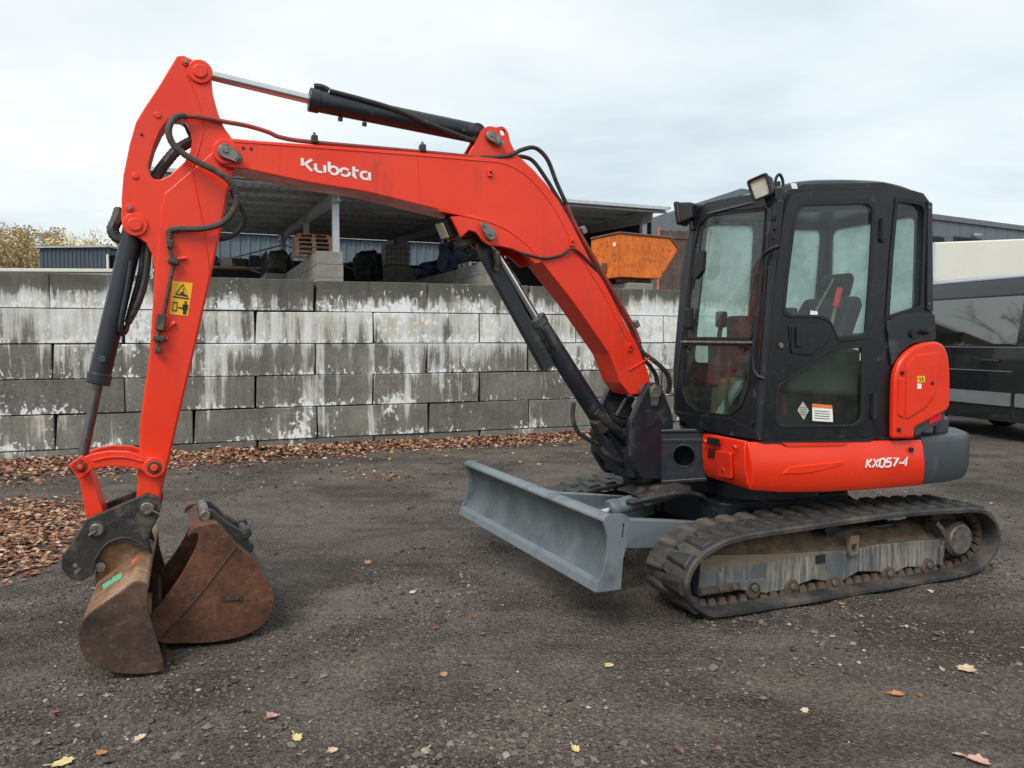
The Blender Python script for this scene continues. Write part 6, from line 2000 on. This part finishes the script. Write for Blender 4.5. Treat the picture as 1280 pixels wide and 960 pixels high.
# ================================================================== spare digging bucket standing behind the ditching bucket
g2 = ground(283, 803)
SB = Frame((g2.x, g2.y, 0), R(180 + 90 - 65.5))       # x towards image left, y towards us
def sbp(pts, y=0.0): return [(q.x, max(q.z, .003)) for q in (SB.aty(p, y) for p in pts)]
sbk = empty('spare_bucket', SB.o, SB.rz, 'rust brown digging bucket standing loose on the gravel behind the attached bucket', 'bucket')
W2 = 0.60
npl = [(201, 803), (193, 790), (190, 768), (199, 757), (221, 728), (238, 699), (246, 682), (248, 669), (243, 666), (238, 669), (236, 672), (235, 667), (240, 661), (249, 658), (263, 655), (274, 657), (292, 678), (317, 701), (324, 716), (337, 730), (343, 748), (338, 769), (322, 786), (297, 797), (263, 803), (230, 804)]
pp = sbp(npl)
pps = [(p.x, p.z) for p in catmull([(a, 0, z) for a, z in pp], 3, True)]
pps = [(a, max(z, .003)) for a, z in pps]
MB().prism(pps, 0.0, -.022).build('side_plate', 'bucket_rust', sbk, .004)
MB().prism(pps, -W2, -W2 + .022).build('side_plate', 'bucket_rust', sbk, .004)
# curved back and floor: from the top of the back round to the cutting edge
bkp = sbp([(274, 657), (292, 678), (317, 701), (324, 716), (337, 730), (343, 748), (338, 769), (322, 786), (297, 797), (263, 803), (230, 804), (201, 803), (191, 795)])
oc_ = catmull([(a, 0, z) for a, z in bkp], 4)
cx2 = sum(p.x for p in oc_) / len(oc_) + .08; cz2 = sum(p.z for p in oc_) / len(oc_) + .05
ic_ = [Vector((p.x + (cx2 - p.x) * .05, 0, p.z + (cz2 - p.z) * .05)) for p in oc_]
sh_ = [(p.x, max(p.z, .004)) for p in oc_] + [(p.x, p.z) for p in reversed(ic_)]
MB().prism(sh_, -.012, -W2 + .012).build('shell', 'bucket_inside', sbk, 0, True, angle=30)
# top plate between the ears, pin tube, cast ears at the back
tpl = sbp([(238, 667), (249, 659), (263, 656), (274, 658), (272, 664), (262, 661), (250, 664), (241, 671)])
MB().prism(tpl, -.02, -W2 + .02).build('top_plate', 'bucket_rust', sbk, .003)
lip = sbp([(192, 800), (189, 770), (199, 758), (203, 762), (197, 775), (199, 798)])
MB().prism(lip, -.02, -W2 + .02).build('cutting_edge', 'bucket_brown', sbk, .003)
pA_, = sbp([(258, 655)])
MB().tube((pA_[0], -.12, pA_[1] + .015), (pA_[0], -W2 + .14, pA_[1] + .015), .026, n=20).build('pin_tube', 'steel', sbk, .004, True)
ear = sbp([(255, 668), (250, 655), (256, 645), (268, 645), (285, 660), (305, 672), (316, 668), (320, 676), (314, 684), (322, 690), (320, 700), (308, 705), (290, 690), (272, 675)])
for y in (-.16, -W2 + .20):
    MB().prism(ear, y, y - .035).build('ear', 'coupler_black', sbk, .008)
pB_, = sbp([(311, 678)])
MB().tube((pB_[0], -.15, pB_[1]), (pB_[0], -W2 + .16, pB_[1]), .022, n=18).build('pin_tube', 'coupler_black', sbk, .004, True)
# crease weld, small welded name plate
mb = MB(); mb.path([(p[0], .002, p[1]) for p in sbp([(203, 797), (250, 742), (296, 682)])], .005, n=6); mb.build('weld_seam', 'bucket_brown', sbk, smooth=True)
np_ = sbp([(277, 744), (302, 744), (303, 750), (278, 751)])
npo = MB().prism(np_, .0, .008).build('name_plate', 'bucket_brown', sbk, .002)
n0 = Vector((np_[3][0], .0085, np_[3][1])); n1 = Vector((np_[2][0], .0085, np_[2][1])); nz = Vector((0, 0, np_[0][1] - np_[3][1]))
strokes('name_lettering', [[(.18, .2), (.22, .8)], [(.26, .8), (.30, .2)], [(.44, .75), (.36, .7), (.35, .3), (.44, .2)], [(.50, .2), (.55, .8), (.60, .2)], [(.66, .2), (.66, .8), (.75, .6), (.74, .3), (.66, .2)]], .03, n0, n1 - n0, nz, Vector((0, .001, 0)), 'steel', npo)

# ================================================================== loose gravel, leaves
rng = np.random.default_rng(11)
def blobs(name, pts, sizes, mat, flat=0.6):
    n = len(pts)
    base = np.array([(1, 0, 0), (0, 1, 0), (-1, 0, 0), (0, -1, 0), (0, 0, 1), (0, 0, -1)], float)
    V = base[None] * rng.uniform(.6, 1.25, (n, 6, 1))
    V[:, :, 2] *= flat
    V += rng.normal(0, .14, V.shape)
    ang = rng.uniform(0, 6.283, n); c_, s_ = np.cos(ang)[:, None], np.sin(ang)[:, None]
    X = V[:, :, 0] * c_ - V[:, :, 1] * s_; Y_ = V[:, :, 0] * s_ + V[:, :, 1] * c_
    V = np.stack([X, Y_, V[:, :, 2]], 2) * sizes[:, None, None] + pts[:, None, :]
    F = np.array([(0, 1, 4), (1, 2, 4), (2, 3, 4), (3, 0, 4), (1, 0, 5), (2, 1, 5), (3, 2, 5), (0, 3, 5)])
    FF = (F[None] + (np.arange(n) * 6)[:, None, None]).reshape(-1, 3)
    me = bpy.data.meshes.new(name)
    me.from_pydata(V.reshape(-1, 3).tolist(), [], FF.tolist())
    me.update()
    me.materials.append(M[mat])
    o = bpy.data.objects.new(name, me); COL.objects.link(o)
    return o
leaf_mat('stone_mix', [(0.0, (0.045, 0.038, 0.032)), (0.60, (0.100, 0.084, 0.070)), (0.92, (0.16, 0.138, 0.118)), (0.982, (0.24, 0.22, 0.20)), (1.0, (0.42, 0.40, 0.37))])
N_ = 95000
d_ = 2.2 + 7.5 * rng.random(N_) ** 1.5
x_ = (rng.random(N_) * 2 - 1) * (d_ * 0.72 + .3)
dens = np.array([noise.noise(Vector((a * .9, b * .9, 1.0))) + .6 * noise.noise(Vector((a * 2.7, b * 2.7, 5.0))) for a, b in zip(x_, d_)])
keep = rng.random(N_) < np.clip(.45 + dens * 1.9, .04, 1)
x_, d_ = x_[keep], d_[keep]
sz = np.clip(rng.lognormal(-5.20, .52, len(x_)), .0026, .026)
zz_ = np.array([gz(a, b) for a, b in zip(x_, d_)])
tag(blobs('gravel', np.stack([x_, d_, zz_ + sz * .25], 1), sz, 'stone_mix'), 'loose dark and pale gravel strewn over the yard', 'gravel', None, 'stuff')

leaf_mat('brown_leaf', [(0.0, (0.10, 0.045, 0.028)), (0.3, (0.22, 0.090, 0.050)), (0.58, (0.32, 0.150, 0.086)), (0.82, (0.42, 0.28, 0.18)), (0.93, (0.54, 0.42, 0.31)), (1.0, (0.16, 0.070, 0.045))])
# a lobed leaf outline, folded along its rib and curling at the tips
LOBES = []
for k in range(14):
    t_ = 2 * math.pi * k / 14
    r_ = (1.0, .74, .92, .66, 1.04, .70, .88, .80, .95, .64, .90, .72, 1.02, .70)[k] * (1 - .22 * math.cos(t_))
    LOBES.append((r_ * math.cos(t_) * .5, r_ * math.sin(t_) * .44))
def leaf_verts(rnd, size):
    curl, fold = rnd.uniform(.05, .5), rnd.uniform(.0, .35)
    return [Vector((0, 0, 0))] + [Vector((x * size, y * size, (abs(y) * fold + (x * x + y * y) * curl) * size)) for x, y in LOBES]
def leaf_pile(name, spots, label, size=(.05, .10), tilt=.5, lift=.0):
    rnd = random.Random(5)
    V, F = [], []
    for (x, y, z) in spots:
        sz_ = rnd.uniform(*size)
        m = Matrix.Rotation(rnd.uniform(0, 6.283), 3, 'Z') @ Matrix.Rotation(rnd.gauss(0, tilt), 3, 'X') @ Matrix.Rotation(rnd.gauss(0, tilt), 3, 'Y')
        b = len(V)
        for p in leaf_verts(rnd, sz_):
            q = m @ p
            V.append((x + q.x, y + q.y, max(z + q.z, gz(x, y) + .002)))
        F += [(b, b + 1 + k, b + 1 + (k + 1) % 14) for k in range(14)]
    me = bpy.data.meshes.new(name)
    me.from_pydata(V, [], F)
    me.materials.append(M['brown_leaf'])
    o = bpy.data.objects.new(name, me); COL.objects.link(o)
    return tag(o, label, 'leaves', None, 'stuff')
rnd = random.Random(17)
spots = []
while len(spots) < 13500:
    s_ = rnd.uniform(-4.6, 9.0)
    lim = .72 + .95 * max(0, min(1, (3.0 - s_) / 6)) + .16 * noise.noise(Vector((s_ * 1.7, 0, 0)))
    q_ = min(abs(rnd.gauss(0, .55)), 1.6)
    q_ = q_ * lim
    if q_ > lim * 1.5: continue
    w_ = WALL.m @ Vector((s_, -q_ - .02, 0)) + WALL.o
    spots.append((w_.x, w_.y, gz(w_.x, w_.y) + rnd.uniform(.003, .055) * max(0, 1 - q_ / (lim * 1.3))))
leaf_pile('leaf_drift', spots, 'drift of brown fallen leaves along the foot of the block wall', (.035, .075), .32)
poly = [ground(*q) for q in ((-60, 634), (40, 630), (92, 632), (112, 644), (100, 664), (82, 684), (60, 706), (20, 716), (-60, 725))]
def inside(x, y):
    c_ = False
    for a, b in zip(poly, poly[1:] + poly[:1]):
        if (a.y > y) != (b.y > y) and x < (b.x - a.x) * (y - a.y) / (b.y - a.y) + a.x: c_ = not c_
    return c_
spots = []
while len(spots) < 3600:
    x, y = rnd.uniform(-6.5, -2.0), rnd.uniform(4.3, 8.2)
    j = .18
    if inside(x + rnd.gauss(0, j), y + rnd.gauss(0, j)):
        spots.append((x, y, gz(x, y) + rnd.uniform(.002, .018)))
leaf_pile('leaf_patch', spots, 'flat patch of reddish brown leaves on the gravel at the left edge', (.03, .06), .22)
spots = []
for i in range(380):
    w_ = WALL.m @ Vector((rnd.uniform(-5, 9), -min(.8 + abs(rnd.gauss(0, 1.3)), 6.5), 0)) + WALL.o
    spots.append((w_.x, w_.y, gz(w_.x, w_.y) + .004))
for i in range(45):
    y = rnd.uniform(2.3, 8); x = rnd.uniform(-.7, .75) * y
    spots.append((x, y, gz(x, y) + .004))
for i in range(60):
    p = ground(rnd.gauss(470, 30), rnd.gauss(594, 5)); spots.append((p.x, p.y, gz(p.x, p.y) + .006))
leaf_pile('scattered_leaves', spots, 'small dry leaves scattered singly over the gravel yard', (.025, .06), .3)

surf('leaf_yellow', (0.56, 0.46, 0.20), 0.6, var=0.25, scale=30)
surf('leaf_pale', (0.55, 0.42, 0.27), 0.6, var=0.2, scale=30)
surf('leaf_orange', (0.46, 0.20, 0.07), 0.6, var=0.25, scale=30)
surf('leaf_pink', (0.50, 0.28, 0.22), 0.6, var=0.2, scale=30)
LV = [((82, 953), .10, 'leaf_yellow', 'pale yellow fallen leaf at the bottom left edge of the picture'),
      ((128, 943), .06, 'leaf_orange', 'small brown fallen leaf right of the yellow one at bottom left'),
      ((176, 919), .065, 'leaf_pale', 'cream fallen leaf in front of the attached bucket'),
      ((341, 895), .075, 'leaf_pink', 'pinkish fallen leaf in front of the spare bucket'),
      ((372, 923), .060, 'leaf_yellow', 'pale yellow fallen leaf, left of the pair near bottom centre left'),
      ((417, 937), .055, 'leaf_pale', 'pale fallen leaf, right of the pair near bottom centre left'),
      ((530, 937), .04, 'leaf_yellow', 'tiny yellow fallen leaf near the bottom edge left of centre'),
      ((720, 940), .050, 'leaf_yellow', 'yellow fallen leaf near the bottom edge right of centre'),
      ((762, 833), .065, 'leaf_yellow', 'yellow star shaped fallen leaf in front of the near track'),
      ((1052, 755), .055, 'leaf_orange', 'orange fallen leaf lying against the near track'),
      ((1123, 870), .075, 'leaf_orange', 'orange curled fallen leaf at the lower right'),
      ((1206, 838), .12, 'leaf_pale', 'large cream fallen leaf at the lower right'),
      ((1226, 956), .10, 'leaf_pink', 'pink brown fallen leaf at the bottom right corner'),
      ((515, 742), .055, 'leaf_pale', 'pale fallen leaf on the gravel between spare bucket and blade')]
rl = random.Random(4)
for q, size, mt, lb in LV:
    p = ground(*q)
    mb = MB(); mb.add(leaf_verts(rl, size * 0.85), [(0, 1 + k, 1 + (k + 1) % 14) for k in range(14)])
    mb.tube((-.38 * size, 0, .004), (-.72 * size, .03 * size, .010), .0022, n=5)
    o = mb.build('fallen_leaf', mt, None, fix=False)
    so = o.modifiers.new('solid', 'SOLIDIFY'); so.thickness = .0012
    o.location = (p.x, p.y, gz(p.x, p.y) + .008)
    o.rotation_euler = (rl.uniform(-.2, .2), rl.uniform(-.2, .2), rl.uniform(0, 6.28))
    tag(o, lb, 'leaf', 'single leaves on the gravel')
